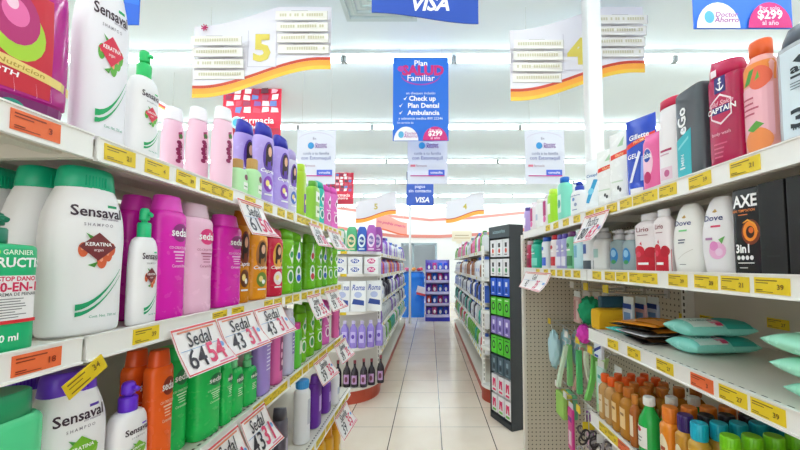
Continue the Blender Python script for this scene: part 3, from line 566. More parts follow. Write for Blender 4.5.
kind('clear_pump', 'pump_bottle', 'pump bottle', 'clear soap bottle with grey pump and blue label', 'clear soap pump', .07, .055, .19, '#b9cdd2', PB, 2.2, ('pump', '#c9c9cd', .745, .58, 1.3), [('c', '#2a7fc4', 0, .36, .5, .2), ('c', '#8fc4e4', 0, .42, .3, .09), ('c', '#3a9a5a', .0, .22, .3, .05)], rough=.12, trans=.35)
kind('pump_white', 'pump_bottle', 'pump bottle', 'white soap bottle with grey pump', 'white soap pump', .075, .055, .2, '#eff1f1', PB, 2.4, ('pump', '#d4d4d8', .745, .6, 1.3), [('r', '#a9d4cc', -.4, .3, .4, .5)])
kind('white_dark', bw, BW, 'white and navy bottle', 'white and navy bottle', .07, .05, .21, '#e9ecee', STR, 2.4, ('flat', '#f2f2f2', .88, .66, 1.1), [('r', '#4a5560', -.97, .02, .97, .22), ('r', '#2a58a0', -.4, .38, .3, .6)])
kind('lightblue', bw, BW, 'pale blue bottle', 'pale blue bottle', .065, .05, .22, '#bfe2ea', STR, 2.4, ('flat', '#e6f0f2', .88, .66, 1.1), [('r', '#7ab8d0', -.4, .3, .4, .6)])
for i_, c0, c1, c2, ds in (('g_mag', '#c01f50', '#f2dbe4', '#8a1238', 'crimson'), ('g_teal', '#12b89a', '#0fa78c', '#7fe0cc', 'turquoise'), ('g_bluew', '#e9ecf2', '#1f58c4', '#2a5fd0', 'white and blue'), ('g_redw', '#efe6e6', '#d01f2e', '#d01f2e', 'white and red'), ('g_violet', '#a9a4d8', '#5a4ab0', '#e8e6f4', 'periwinkle'), ('g_green', '#7fc89a', '#6a2a6a', '#2a7a4a', 'green and plum')):
    kind(i_, bw, BW, ds + ' bottle', ds + ' bottle', .065, .045, .2, c0, OVAL, 2.5, ('flat', c1, .86, .72, 1.1), [('r', c2, -.8, .1, .8, .36), ('r', '#ffffff', -.5, .5, .5, .54), ('c', c2, 0, .64, .4, .06)])
# lower shelf bath bottles
AM = [(0, .92, .92), (.02, 1, 1), (.4, 1, 1), (.68, 1, 1), (.76, .7, .7), (.80, .42, .42), (.83, .4, .4)]
kind('amber_orange', 'cologne_bottle', 'cologne bottle', 'clear amber bottle with orange cap', 'orange-capped amber bottle', .052, .052, .2, '#e0b070', AM, 2.4, ('screw', '#f0641e', .82, .62), [('r', '#d9c4a0', -.6, .15, .6, .55), ('r', '#a8763a', -.4, .4, .4, .43)], rough=.12, trans=.3)
kind('amber', 'cologne_bottle', 'cologne bottle', 'amber bottle with tan screw cap', 'amber bottle', .06, .055, .21, '#d8963a', AM, 2.8, ('screw', '#c8752a', .82, .62), [('r', '#ecc98a', -.5, .2, .6, .6), ('r', '#8a5a1e', -.3, .45, .4, .5)], rough=.12, trans=.3)
kind('amber_white', 'cologne_bottle', 'cologne bottle', 'brown cologne bottle with printed label', 'brown cologne bottle', .052, .052, .2, '#b5652a', AM, 2.4, ('screw', '#d88a3a', .82, .62), [('r', '#f0e0c0', -.6, .2, .6, .6)], rough=.2)
kind('green_neck', 'cologne_bottle', 'lotion bottle', 'green long-necked bottle with white cap', 'green long-necked bottle', .056, .056, .22, '#25b551', [(0, .92, .92), (.02, 1, 1), (.4, 1, 1), (.6, .95, .95), (.74, .6, .6), (.85, .36, .36)], 2, ('screw', '#eef2ee', .85, .50), [('r', '#f4f4ee', -.75, .14, .7, .5), ('c', '#c4203a', -.1, .44, .3, .04), ('r', '#888888', -.4, .3, .3, .32), ('r', '#888888', -.4, .24, .2, .26)], rough=.15)
for i_, c0, c1, ds, sh in (('cap_or', '#f09028', '#f0862a', 'orange splash bottle with amber cap', 'amber-capped bottle'), ('cap_pu', '#c8902e', '#3c2468', 'amber splash bottle with purple cap', 'purple-capped bottle'), ('cap_tq', '#c89a3a', '#18b3cf', 'amber splash bottle with turquoise cap', 'turquoise-capped bottle'),
                      ('cap_lm', '#9ac81e', '#7ccf1e', 'green splash bottle with lime cap', 'lime-capped bottle'), ('cap_bk', '#6a4a1e', '#221a26', 'dark splash bottle with black cap', 'black-capped bottle')):
    kind(i_, 'cologne_bottle', 'body splash bottle', ds, sh, .058, .058, .21, c0, [(0, .94, .94), (.02, 1, 1), (.5, 1, 1), (.72, 1, 1), (.76, .8, .8), (.78, .66, .66)], 2.6, ('screw', c1, .78, .80), [('c', '#f4e6c0', 0, .4, .7, .2), ('r', '#b04a1e', -.4, .36, .4, .42), ('c', c1, .1, .28, .4, .06)], rough=.2)

# ---------------------------------------------------------------- filling the shelves
ITEMS = {}
def put(i, side, Xf, Ymid, Z, w, h, rot=0, group='', where='', far=False, dmul=1):
    k = KIND[i]; sx, sz = w / k['W'], h / k['H']; sy = sx * dmul; d = k['D'] * sy
    r = rad(rot); half = abs(d / 2 * cos(r)) + abs(w / 2 * sin(r))
    o = spawn(i, (side * (Xf + half), Ymid, Z + .0014), (pi/2 - r) if side < 0 else (-pi/2 + r), (sx, sy, sz), far)
    tag(o, cat=k['cat'], group=group); ITEMS.setdefault(where, []).append((o, i, 0)); return o
def row(side, Z, a, y0, items, group, where, zmax=None, far=False):
    """items: (kind, px of the far front edge, py of the top, options) from near to far; 'gap' skips to a px"""
    Yp = y0
    for it in items:
        i, px, py = it[:3]; o = it[3] if len(it) > 3 else {}
        Y1 = Yof(px, side * a, Z)
        if i == 'gap': Yp = Y1; continue
        dx = o.get('dx', 0)
        if dx: Y1 = Yof(px, side * (a + dx), Z)
        k = KIND[i]
        if k['n'] < 4: Y1 += .012 if Y1 < 2 else .005
        r = rad(o.get('rot', k.get('rot', 0))); rat = k['D'] / k['W']
        span = Y1 - (o.get('y0', Yp)) - .003
        w = span / (cos(r) + rat * sin(r)); w = min(w, k['W'] * o.get('max', 1.2)); ext = w * (cos(r) + rat * sin(r)); Ym = Y1 - ext / 2
        h = Zof(py, Ym) - Z
        if zmax: h = min(h, zmax - Z - .006)
        n = o.get('behind', 0); st = w * rat * cos(r) + w * sin(r) * (o.get('bk') is None) + .006 + o.get('step', 0); ib = o.get('bk', i)
        for q in range(n + 1):
            ob = put(ib if q else i, side, a + dx + q * st, Ym, Z, w, h, math.degrees(r) if not (q and 'bk' in o) else 0, group, where, far)
            ITEMS[where][-1] = (ob, ib if q else i, q + (1 if dx > .03 else 0))
        if not o.get('keep'): Yp = Y1 if not dx else max(Yp, Yp)
def name_items():
    """every product gets a label of its own from its look, its shelf and its neighbours"""
    for where, L in ITEMS.items():
        cnt = {}
        for o, i, dp in L: cnt.setdefault((i, dp), []).append(o)
        for j, (o, i, dp) in enumerate(L):
            k = KIND[i]; js = cnt[(i, dp)]; lb = f"{k['desc']}, {where}"
            if len(js) > 1: lb += f", {ORD[js.index(o)]} from near end"
            if dp: lb += ', %s row back' % ORD[dp]
            elif len(js) == 1:
                nb = [x for x in range(len(L)) if KIND[L[x][1]]['short'] != k['short'] and not L[x][2]]
                if nb:
                    t = lb + f", beside {KIND[L[min(nb, key=lambda x: abs(x - j))][1]]['short']}"
                    if len(t.split()) <= 15: lb = t
            if len(lb.split()) > 16: print('LONG', lb)
            o['label'] = lb
kind('mint_bot', n_, SB, 'translucent mint bottle with darker flat cap', 'mint bottle', .085, .055, .25, '#58d896', SED, 3.4, ('flat', '#1f9a66', .86, .80, 1.1), [('s', '#2aa86a', [(.55 * cos(t) , .62 + .05 * sin(t), .006) for t in [2 * pi * k / 16 for k in range(17)]]), ('r', '#2aa86a', -.4, .4, .4, .41)], rough=.15)
for q in KIND:
    if q.startswith('cap_') and KIND[q]['name'] == n_: KIND[q]['rot'] = 24
    if q.startswith('sed_'): KIND[q]['rot'] = 8
    if q in ('dove', 'dove_pink', 'pomegranate', 'pads', 'white_teal', 'clear_pump', 'magwhite', 'white_redcap'): KIND[q]['rot'] = 14
    if q.startswith('tube_') and q != 'tube_red': KIND[q]['rot'] = 26
for q_, c_, d_, h_ in (('cap_leaf', '#5fb41a', 'leaf green curved bottle with blue drop print', '#2a62c8'), ('cap_berry', '#6fc01c', 'green curved bottle with red fruit print', '#d0303a')):
    KIND[q_] = dict(KIND['cap_green'], col=c_, desc=d_, short=d_.split(' with')[0], proto=None, ops=[('p', '#f2f6ee', [(-.3, .58), (.2, .86), (.4, .6), (.1, .50)]), ('c', h_, .1, .62, .22, .06), ('c', '#f2f6ee', .1, .30, .42, .15), ('c', h_, .12, .24, .3, .06), ('c', '#4d9a3c', .1, .36, .2, .05)])
KIND['sens_back'] = dict(KIND['sens_brown'], ops=[], desc='big plain white bottle with green cap', short='plain green-capped bottle', proto=None)
GS = ['bottles on the top shampoo shelf', 'bottles on the second shampoo shelf', 'bottles on the third shampoo shelf', 'bottles on the lowest shampoo shelf', 'bottles on the shampoo base deck']
WS = ['top shampoo shelf', 'second shampoo shelf', 'third shampoo shelf', 'fourth shampoo shelf', 'shampoo base deck']
a = .602
row(-1, LZ[0], a, .40, [('tube_red', 82, -28, dict(rot=18, max=1.2)), ('sens_red', 131, -30, dict(rot=16, max=1.0)), ('sens_pump_red', 158, 52, dict(rot=4)), ('gap', 200, 0), ('pink_cond', 236, 109, dict(behind=2, step=.004, max=.9, rot=24)),
    ('cap_purple', 258, 124, dict(dx=.085, y0=1.16, keep=1)), ('green_pump', 248, 160), ('green_pump', 262, 160), ('cap_purple', 277, 127), ('cap_purple', 292, 139), ('cap_white', 299, 152), ('lime_tube', 306, 165), ('green_white', 320, 182), ('cap_teal', 327, 183), ('cap_rose', 333.5, 187), ('cap_rose', 340, 189)], GS[0], WS[0])
row(-1, LZ[1], a, .40, [('fructis', 38, 213, dict(rot=1, max=.78)), ('sens_brown', 131, 160, dict(rot=16, behind=3, max=.92, bk='sens_back', step=.02)), ('sens_pump_brown', 156, 209, dict(rot=3)), ('sed_mag', 186, 197, dict(behind=1, max=1.3)), ('sed_pink', 214, 205, dict(behind=1, max=1.3)), ('sed_mag', 243, 216, dict(max=1.3)), ('cap_amber', 252, 214, dict(dx=.01)),
    ('gap', 250, 0), ('cap_orange', 271, 226), ('cap_red', 286, 230)] + [('cap_green', 297, 231), ('cap_leaf', 305, 234), ('gap', 309, 0), ('cap_berry', 318, 236), ('cap_green', 325, 238), ('cap_leaf', 330, 240), ('cap_green', 335, 243), ('cap_green', 340, 244)], GS[1], WS[1], LZ[0] - .036)
row(-1, LZ[2], a, .40, [('mint_bot', 36, 391, dict(max=1.3)), ('sens_lila', 112, 362, dict(rot=14, max=.88, behind=1)), ('sens_pump_lila', 148, 382, dict(rot=4)), ('sed_orange', 171, 350, dict(behind=1)), ('sed_green', 188, 347, dict(dx=.035, max=1.0)), ('gap', 196, 0), ('sed_green', 222, 357, dict(max=1.1)), ('sed_green', 231, 360, dict(max=1.2)), ('sed_pump_green', 244, 352), ('sed_pump_green', 258, 354),
    ('lav_tall', 271, 316), ('pink_pat', 283, 322), ('pale_tall', 295, 309), ('mag_cap_green', 302, 323)] + [('cap_green', p, q) for p, q in ((309, 305), (317, 303), (325, 301))] + [('cap_rose', 332, 300), ('pink_pat', 340, 300)], GS[2], WS[2], LZ[1] - .055)
ab_ = .548
kind('dark_bot', n_, SB, 'slim dark grey bottle', 'dark grey bottle', .06, .045, .25, '#5e5a68', OVAL, 2.4, ('slant', '#3c3a44', .86, .8, 1.1), [('r', '#b0a8bc', -.2, .3, .6, .6)])
kind('white_bluecap', n_, SB, 'white slim bottle with blue cap', 'blue-capped white bottle', .062, .062, .26, '#eef0f4', STR, 2, ('screw', '#3a9be0', .87, .8), [('r', '#c9ccd8', -.5, .3, .5, .7)])
kind('purple_bot', n_, SB, 'dark purple bottle', 'dark purple bottle', .075, .05, .2, '#6b2aa8', OVAL, 2.5, ('taper', '#7a3ac0', .84, .7, 1.1), [('r', '#c9a9e8', -.4, .3, .5, .6)])
kind('yellow_bot', n_, SB, 'mustard yellow bottle', 'mustard yellow bottle', .075, .05, .22, '#f0b51e', OVAL, 2.5, ('taper', '#e8a010', .84, .7, 1.1), [('r', '#fff0c0', -.4, .3, .5, .6)])
row(-1, LZ[3], ab_, 1.05, [('dark_bot', 274, 425), ('dark_bot', 288, 408), ('gap', 297, 0), ('white_bluecap', 311, 380, dict(dx=.02)), ('gap', 309, 0), ('purple_bot', 322, 375, dict(dx=.02)), ('gap', 322, 0), ('purple_bot', 332, 378, dict(dx=.02)), ('gap', 332, 0), ('plain_white', 340, 370)], GS[3], WS[3], LZ[2] - .058)
row(-1, .16, .56, 1.7, [('yellow_bot', 318, 445), ('yellow_bot', 326, 432), ('yellow_bot', 334, 427), ('yellow_bot', 341, 420)], GS[4], WS[4])
GR = ['bottles on the top body wash shelf', 'bottles on the second body wash shelf', 'goods on the third body wash shelf', 'bottles on the lowest body wash shelf']
WR = ['top body-wash shelf', 'second body-wash shelf', 'third body-wash shelf', 'lowest body-wash shelf']
a = .632
row(1, RZ[0], a, .48, [('adidas', 768, 12, dict(max=1.5, rot=9)), ('peach', 741, 43, dict(max=1.4, rot=14)), ('captain', 708, 62, dict(max=1.2, rot=15)), ('ego', 676, 90, dict(max=1.3)), ('white_redcap', 656, 100, dict(max=1.3)), ('pads', 641, 134, dict(max=1.1)), ('tube_blue', 620, 118, dict(max=1.5)), ('tube_white', 606, 133), ('tube_white', 593, 150), ('tube_promo', 580, 160), ('white_teal', 568, 182),
    ('teal_blue', 557, 178), ('lime_b', 547, 190), ('magwhite', 541, 195), ('plain_white', 535, 200), ('magwhite', 528.5, 203), ('violet_b', 523.5, 208)], GR[0], WR[0])
row(1, RZ[1], a, .44, [('black_box', 790, 160), ('black_box', 762, 172), ('axe', 732, 183, dict(max=1.3, rot=9)), ('gap', 728, 0), ('dove_pink', 698, 190, dict(max=1.3)), ('dove', 669, 196, dict(max=1.3)), ('pomegranate', 654, 208, dict(max=1.2)), ('pomegranate', 632, 205, dict(max=1.3)), ('clear_pump', 619, 230), ('clear_pump', 606, 230), ('pump_white', 592, 228), ('white_dark', 582, 222), ('lightblue', 573, 224),
    ('g_green', 566, 232), ('g_violet', 561, 234), ('g_violet', 556, 235), ('g_redw', 550, 234), ('g_bluew', 541, 235), ('g_teal', 530, 237, dict(max=2)), ('g_mag', 526, 239)], GR[1], WR[1], RZ[0] - .05)
row(1, RZ[3], a, .50, [('cap_lm', 753, 462, dict(behind=5, max=.86)), ('cap_lm', 720, 436, dict(behind=7, max=.76, step=-.002)), ('cap_tq', 690, 423, dict(behind=7, max=.76, step=-.002)), ('cap_pu', 677, 415, dict(behind=5, bk='cap_bk', max=.8, step=.004)), ('cap_or', 661, 407, dict(behind=5, max=.8)), ('gap', 650, 0), ('green_neck', 637, 397, dict(behind=2, max=1.1)), ('amber_white', 631, 395), ('amber', 620, 388, dict(behind=4, max=.9)), ('amber', 612, 383, dict(behind=3, max=.9)), ('amber_orange', 605, 378, dict(behind=3, max=.9)), ('amber_orange', 599, 374, dict(behind=3, max=.9))], GR[3], WR[3], RZ[2] - .02)
for q in range(0): put('cap_bk', 1, .632 + .075 + .06 * (q + 1), .918, RZ[3], .05, .2, 0, GR[3], WR[3]); ITEMS[WR[3]][-1] = ITEMS[WR[3]][-1][:2] + (q + 2,)
# ---------------------------------------------------------------- flat packs on the third body wash shelf
def pillow(mb, L, W, T, mat, seam='', seed=1):
    R = random.Random(seed); i = []
    for j in range(15):
        t = sin(-pi/2 + pi * j / 14); q = max(0.0, 1 - abs(t) ** 9) ** .5; hw = W / 2 * (1 - .06 * (1 - abs(t))) * (1 if abs(t) < .93 else 1.04); ht = max(.0012, T / 2 * q * (1 - .1 * R.random()))
        i.append([Vector((L / 2 * t, hw * math.copysign(abs(cos(a)) ** .8, cos(a)), T / 2 + ht * sin(a) * (1 + .05 * R.uniform(-1, 1)))) for a in [2 * pi * (k + .5) / 18 for k in range(18)]])
    mb.loft(i, mat)
def pack(name, cat, label, L, W, T, col, loc, rz, ops, tilt=0, group=None, seed=1, rough=.25):
    r = empty(name, loc, rz, label, cat, group); r.rotation_euler[1] = tilt
    m = MB(); pillow(m, L, W, T, M(col, rough), seed=seed); m.build('wrapper', r)
    lb, tb = MB(), MB()
    def f(u, v, e):      # the print wraps from the side over the top
        a_ = pi * 1.0 - (v / W + .5) * pi * .72; q = max(0.0, 1 - abs(u / L * 2) ** 9) ** .5
        return Vector((u, (W / 2 + e + .002) * math.copysign(abs(cos(a_)) ** .8, cos(a_)), T / 2 + (T / 2 * q * 1.02 + e + .0012) * sin(a_)))
    paint(ops, f, lb, tb, L / 2, W / 2, L, sub=1)
    if len(lb.bm.verts): lb.build('label', r)
    if len(tb.bm.verts): tb.build('lettering', r)
    return r
Z3 = RZ[2] + .0014; G3 = 'wet wipe packs lying on the third body wash shelf'
wipe = [('r', '#dff2ee', -.85, -.6, .0, .6), ('c', '#f29ab4', -.1, -.1, .16, .35), ('t', '#2a8a86', 'Toallitas', -.45, .1, .10), ('r', '#e8477a', -.15, -.5, .05, -.2), ('r', '#35b3a6', .1, -.8, .85, .8)]
for j, (dx, dz, ln) in enumerate(((0, 0, .19), (-.008, .048, .185))):
    pack('wipes_pack', 'wet wipes', 'teal and white wet wipes pack, ' + ('under the other pack of the pair' if j == 0 else 'lying on top of the other pack'), ln, .115, .046, '#92e6da', (.81 + dx, 1.045, Z3 + dz), rad(4 - 5 * j), wipe, group=G3, seed=3 + j)
for j, (dx, dz, lb) in enumerate(((.02, 0, 'bottom'), (0, .043, 'middle'), (-.012, .086, 'top'))):
    pack('wipes_pack', 'wet wipes', f'mint green wet wipes pack, {lb} one of the stack of three', .23, .12, .042, '#a4eed0', (.765 + dx, .635, Z3 + dz), rad(3 - 6 * j), [('c', '#e2584a', -.1, .0, .16, .35), ('r', '#c9f0e0', -.8, -.5, -.25, .5), ('r', '#c04a5a', -.15, -.8, .3, -.6)], group=G3, seed=8 + j)
G4 = 'hair mask pouches fanned on the third body wash shelf'
cols = ['#2a2426', '#3a2a22', '#d8d8dc', '#2e2628', '#26201e', '#e8911e']
names = ['bottom black hair pouch of the pile', 'brown hair pouch second from the pile bottom', 'pale silver hair pouch in the middle of pile', 'black hair pouch above the silver one', 'dark brown hair pouch under the orange one', 'orange and black hair pouch on top of pile']
for j in range(6):
    pack('hair_pouch', 'product pouch', names[j], .20, .15, .009, cols[j], (.775 - .008 * j + .01 * (j % 2), 1.20 + .012 * ((j * 5) % 3), Z3 + .0112 * j), rad(-8 + 7 * j), [('p', '#f09a2a' if j != 2 else '#8a8a90', [(-.8, -.6), (.1, -.8), (.5, .4), (-.6, .7)]), ('c', '#5a2a16', .2, 0, .2, .4)] if j in (5, 3, 2) else [('r', '#8a5a2a', -.7, -.5, -.2, .5)], group=G4, seed=20 + j, rough=.18)
pack('hair_pouch', 'product pouch', 'teal pouch lying beyond the pile of hair pouches', .18, .13, .02, '#3fc8c0', (.78, 1.355, Z3), rad(12), [('r', '#e9f4f2', -.6, -.6, .2, .6)], seed=31)
# ---------------------------------------------------------------- pegboard bay
def hook(Y, Z, xe, c):
    m = MB(); wm = M('#d5d5d2', .3, .6, kind='chrome')
    m.tube([(1.028, Y, Z), (xe + .01, Y, Z), (xe, Y, Z + .012)], .0028, wm); m.tube([(1.028, Y, Z + .028), (xe + .01, Y, Z + .028), (xe, Y, Z + .028)], .0022, wm)
    m.box(1.018, Y - .012, Z - .015, 1.0285, Y + .012, Z + .04, wm)
    m.box(xe - .004, Y - .022, Z + .008, xe, Y + .022, Z + .042, M(c, .4, kind='card'))
    o = m.build('peg_hook', gr); o.location = -root_loc(gr)
YE, WH = '#f3d92e', '#f2f2ee'
HK = [(1.90, 1.352, .75, WH), (1.73, 1.352, .75, YE), (1.555, 1.352, .76, YE), (2.30, 1.10, .76, YE), (1.99, 1.075, .75, WH), (1.84, 1.075, .75, YE), (1.70, 1.06, .75, YE), (2.16, .755, .75, WH), (2.03, .735, .75, WH), (1.85, .73, .75, YE), (1.62, .74, .75, YE)]
for h in HK: hook(*h)
m = MB(); m.tube([(.80, 1.56, 1.095), (.80, 2.3, 1.12)], .003, M('#d5d5d2', .3, .6, kind='chrome')); m.tube([(.80, 1.5, .765), (.80, 2.3, .785)], .003, M('#d5d5d2', .3, .6, kind='chrome')); o = m.build('cross_rail', gr); o.location = -root_loc(gr)
def blob(mb, c, r, mat, seed, amp=.18, f=5):
    R = random.Random(seed); ph = [R.uniform(0, 6) for _ in range(6)]
    def g(a, b):
        th, p = 2 * pi * a, pi * (b - .5) * .998
        k = 1 + amp * (sin(f * th + ph[0]) * sin(f * p + ph[1]) + .5 * sin(2 * f * th + ph[2] + 3 * p))
        return Vector((c[0] + r[0] * cos(p) * cos(th) * k, c[1] + r[1] * cos(p) * sin(th) * k, c[2] + r[2] * sin(p) * k))
    mb.grid(g, 28, 16, mat)
def hang_card(name, cat, label, Y, Zt, X, wd, ht, col, ops, th=.012, group=None):
    """a carded product hanging under a hook, facing the aisle"""
    r = empty(name, (X, Y, Zt - ht), -pi/2, label, cat, group)
    m = MB(); m.box(-wd/2, -th/2, 0, wd/2, th/2, ht - .03, M(col, .3), .004); m.build('package', r)
    m = MB(); m.box(-wd/2, -.001, ht - .035, wd/2, .001, ht, M('#e6ebe8', .4, kind='card')); m.build('header_card', r)
    lb, tb = MB(), MB(); paint(ops, lambda u, v, e: Vector((u, -th/2 - e, v)), lb, tb, wd / 2, ht, wd)
    if len(lb.bm.verts): lb.build('label', r)
    return r
GH = 'carded goods hanging on the pegboard hooks'
for j in range(4):
    hang_card('brush_card', 'brush card', f'pink hair brush card, {ORD[j]} on the top pegboard hook', 1.90, 1.343, .775 + .05 * j, .075, .165, '#dcb3ae', [('r', '#c48a86', -.7, .1, -.1, .7), ('r', '#e9d0cc', .1, .1, .7, .7)], group=GH)
m = MB(); blob(m, (.765, 1.73, 1.262), (.045, .055, .06), M('#19a572', .8, kind='mesh'), 1, .2, 7); blob(m, (.865, 1.75, 1.258), (.05, .05, .06), M('#0f8a62', .8, kind='mesh'), 2, .2, 7)
o = m.build('bath_puff'); tag(o, 'green mesh bath puff hanging from the top pegboard hook', 'bath puff', 'bath puffs')
m = MB(); blob(m, (.740, 1.74, 1.150), (.028, .045, .042), M('#e63fc4', .8, kind='mesh'), 3, .2, 7); o = m.build('bath_puff'); tag(o, 'hot pink mesh bath puff below the green puff', 'bath puff', 'bath puffs')
m = MB(); m.box(.70, 1.50, 1.205, .85, 1.585, 1.295, M('#eab516', .85, kind='sponge'), .02); o = m.build('bath_sponge'); tag(o, 'large yellow bath sponge hanging beside the hot pink puff', 'sponge')
m = MB(); m.box(.72, 1.52, 1.300, .84, 1.55, 1.348, M('#1d4a5c', .5), .006); o = m.build('net_bag'); tag(o, 'dark teal net bag hanging above the yellow sponge', 'net bag')
for j in range(3):
    hang_card('wipes_card', 'hanging pack', f'blue and white hanging pack by the yellow sponge, {ORD[j]} from aisle', 1.455, 1.352, .80 + .05 * j, .07, .125, ['#dfe6f0', '#e4b0b4', '#c9d6ea'][j], [('r', '#1f3f8f', -.9, .62, .9, .78), ('r', '#6a9ad0', -.7, .1, .7, .5)], group='blue and white hanging packs')
for j in range(3):
    m = MB(); blob(m, (.765 + .072 * j, 2.24, .965), (.027, .07, .105), M('#c0e8f2', .7, kind='mesh'), 10 + j, .16, 6); m.tube([(.765 + .072 * j, 2.24, 1.05), (.765 + .072 * j, 2.29, 1.103)], .002, M('#ffffff', .5)); o = m.build('net_sponge'); tag(o, f'pale blue net sponge hanging by the pegboard corner, {ORD[j]} from the aisle', 'net sponge', 'pale blue net sponges')
for j, (Y, c) in enumerate(((2.06, '#8fe08c'), (1.99, '#d9a79c'), (1.93, '#58c47a'), (1.84, '#7fd46a'), (1.70, '#a6d8a0'))):
    r = empty('back_brush', (.79, Y, .803), 0, ['light green', 'salmon', 'deep green', 'grass green', 'pale sage'][j] + ' long back scrubber strip on the middle pegboard hooks', 'back scrubber', 'back scrubbers')
    m = MB(); m.loft([[Vector((x + .04 * sin(z * 8) * (j % 2), y, z)) for x, y in ((-.012, -.012), (.012, -.012), (.012, .012), (-.012, .012))] for z in [k * .025 for k in range(10)]], M(c, .6), smooth=False); m.build('strap', r)
    m = MB(); m.tube([(0, 0, .22), (.01, 0, .245), (0, 0, .262)], .003, M('#f2f2f2', .5)); m.build('cord_loop', r)
for j, (X, Y, c) in enumerate(((.86, 2.10, '#c9f0c4'), (.88, 2.02, '#f0c4b8'), (.90, 1.95, '#a4e0b4'), (.84, 1.88, '#e4ecd8'), (.86, 1.77, '#c4e8a4'), (.74, 2.03, '#d4ecd0'))):
    r = empty('back_brush', (X, Y, .81), 0, ['very pale green', 'pale peach', 'soft mint', 'off-white', 'pale lime', 'milky white'][j] + ' long back scrubber strip among the green ones', 'back scrubber', 'back scrubbers')
    m = MB(); m.loft([[Vector((x + .03 * sin(z * 9 + j), y + .012 * sin(z * 12 + 2 * j), z)) for x, y in ((-.009, -.014), (.009, -.014), (.009, .014), (-.009, .014))] for z in [k * .02 for k in range(12)]], M(c, .6), smooth=False); m.build('strap', r)
    m = MB(); m.tube([(.03 * sin(1.98 + j), .012 * sin(2.64 + 2 * j), .215), (.02, 0, .24), (0, 0, .255)], .003, M('#f2f2f2', .5)); m.build('cord_loop', r)
hang_card('soap_card', 'hanging pack', 'navy and white hanging pack just under the third shelf end', 1.60, 1.17, .745, .07, .10, '#e4eaf4', [('p', '#1f3f9a', [(-.9, .2), (.9, .5), (.9, .62), (-.9, .35)]), ('r', '#2a58c0', -.8, .05, .2, .15)], .015)
for j in range(2): hang_card('soap_card', 'hanging pack', f'pale aqua hanging pack below the navy and white pack, {ORD[j]} one', 1.64 - .09 * j, 1.05, .77 + .03 * j, .06, .20, '#bfe6e0', [('r', '#f2f6f4', -.6, .2, .6, .5), ('r', '#4ab0a4', -.6, .6, .6, .68)], .015)
m = MB()
for j, c in enumerate(('#a6d86a', '#ece06a', '#7ad0a0')): m.box(.755 + .03 * j, 2.08, .60, .78 + .03 * j, 2.20, .735, M(c, .8, kind='sponge'), .006)
o = m.build('scouring_pad_bag'); tag(o, 'bag of green and yellow scouring pads on the low pegboard hook', 'scouring pads')
hang_card('nail_file_card', 'beauty card', 'hot pink carded beauty tool below the scouring pads', 1.99, .735, .765, .06, .25, '#e0409a', [('r', '#f6d4e6', -.6, .1, .6, .4), ('r', '#7a2a8a', -.8, .6, .8, .7)], .015)
hang_card('nail_file_card', 'beauty card', 'purple carded beauty tool behind the hot pink one', 1.93, .735, .84, .06, .22, '#8a3aa0', [('r', '#f6d4e6', -.6, .1, .6, .4)], .015)
for j, (Y, X) in enumerate(((1.83, .79), (1.70, .80), (1.60, .82), (1.80, .90))):
    m = MB(); R = random.Random(40 + j)
    for q in range(16):
        c = (X + R.uniform(-.03, .03), Y + R.uniform(-.04, .04), .60 + R.uniform(-.08, .07)); rr = R.uniform(.015, .03); ph = R.uniform(0, 3)
        P = [(c[0] + rr * cos(a) * cos(ph), c[1] + rr * cos(a) * sin(ph), c[2] + rr * sin(a)) for a in [2 * pi * k / 14 for k in range(15)]]
        m.tube(P, .0045, M(['#3a3438', '#5a5258', '#a9a4a8', '#e0dcd8'][q % 4], .6), 6)
    m.tube([(X, Y, .66), (X, Y, .745)], .003, M('#dddddd', .5), 6)
    m.box(X - .03, Y - .001, .66, X + .03, Y + .001, .70, M(['#f3d92e', '#e6e6e6', '#e6e6e6', '#c43a7a'][j], .5))
    o = m.build('hair_tie_bundle'); tag(o, ['dark hair tie bundle with yellow card', 'dark hair tie bundle between the two others', 'dark hair tie bundle closest to the shelf end', 'dark hair tie bundle with pink card, behind'][j] + ', low hooks', 'hair ties', 'hair tie bundles')

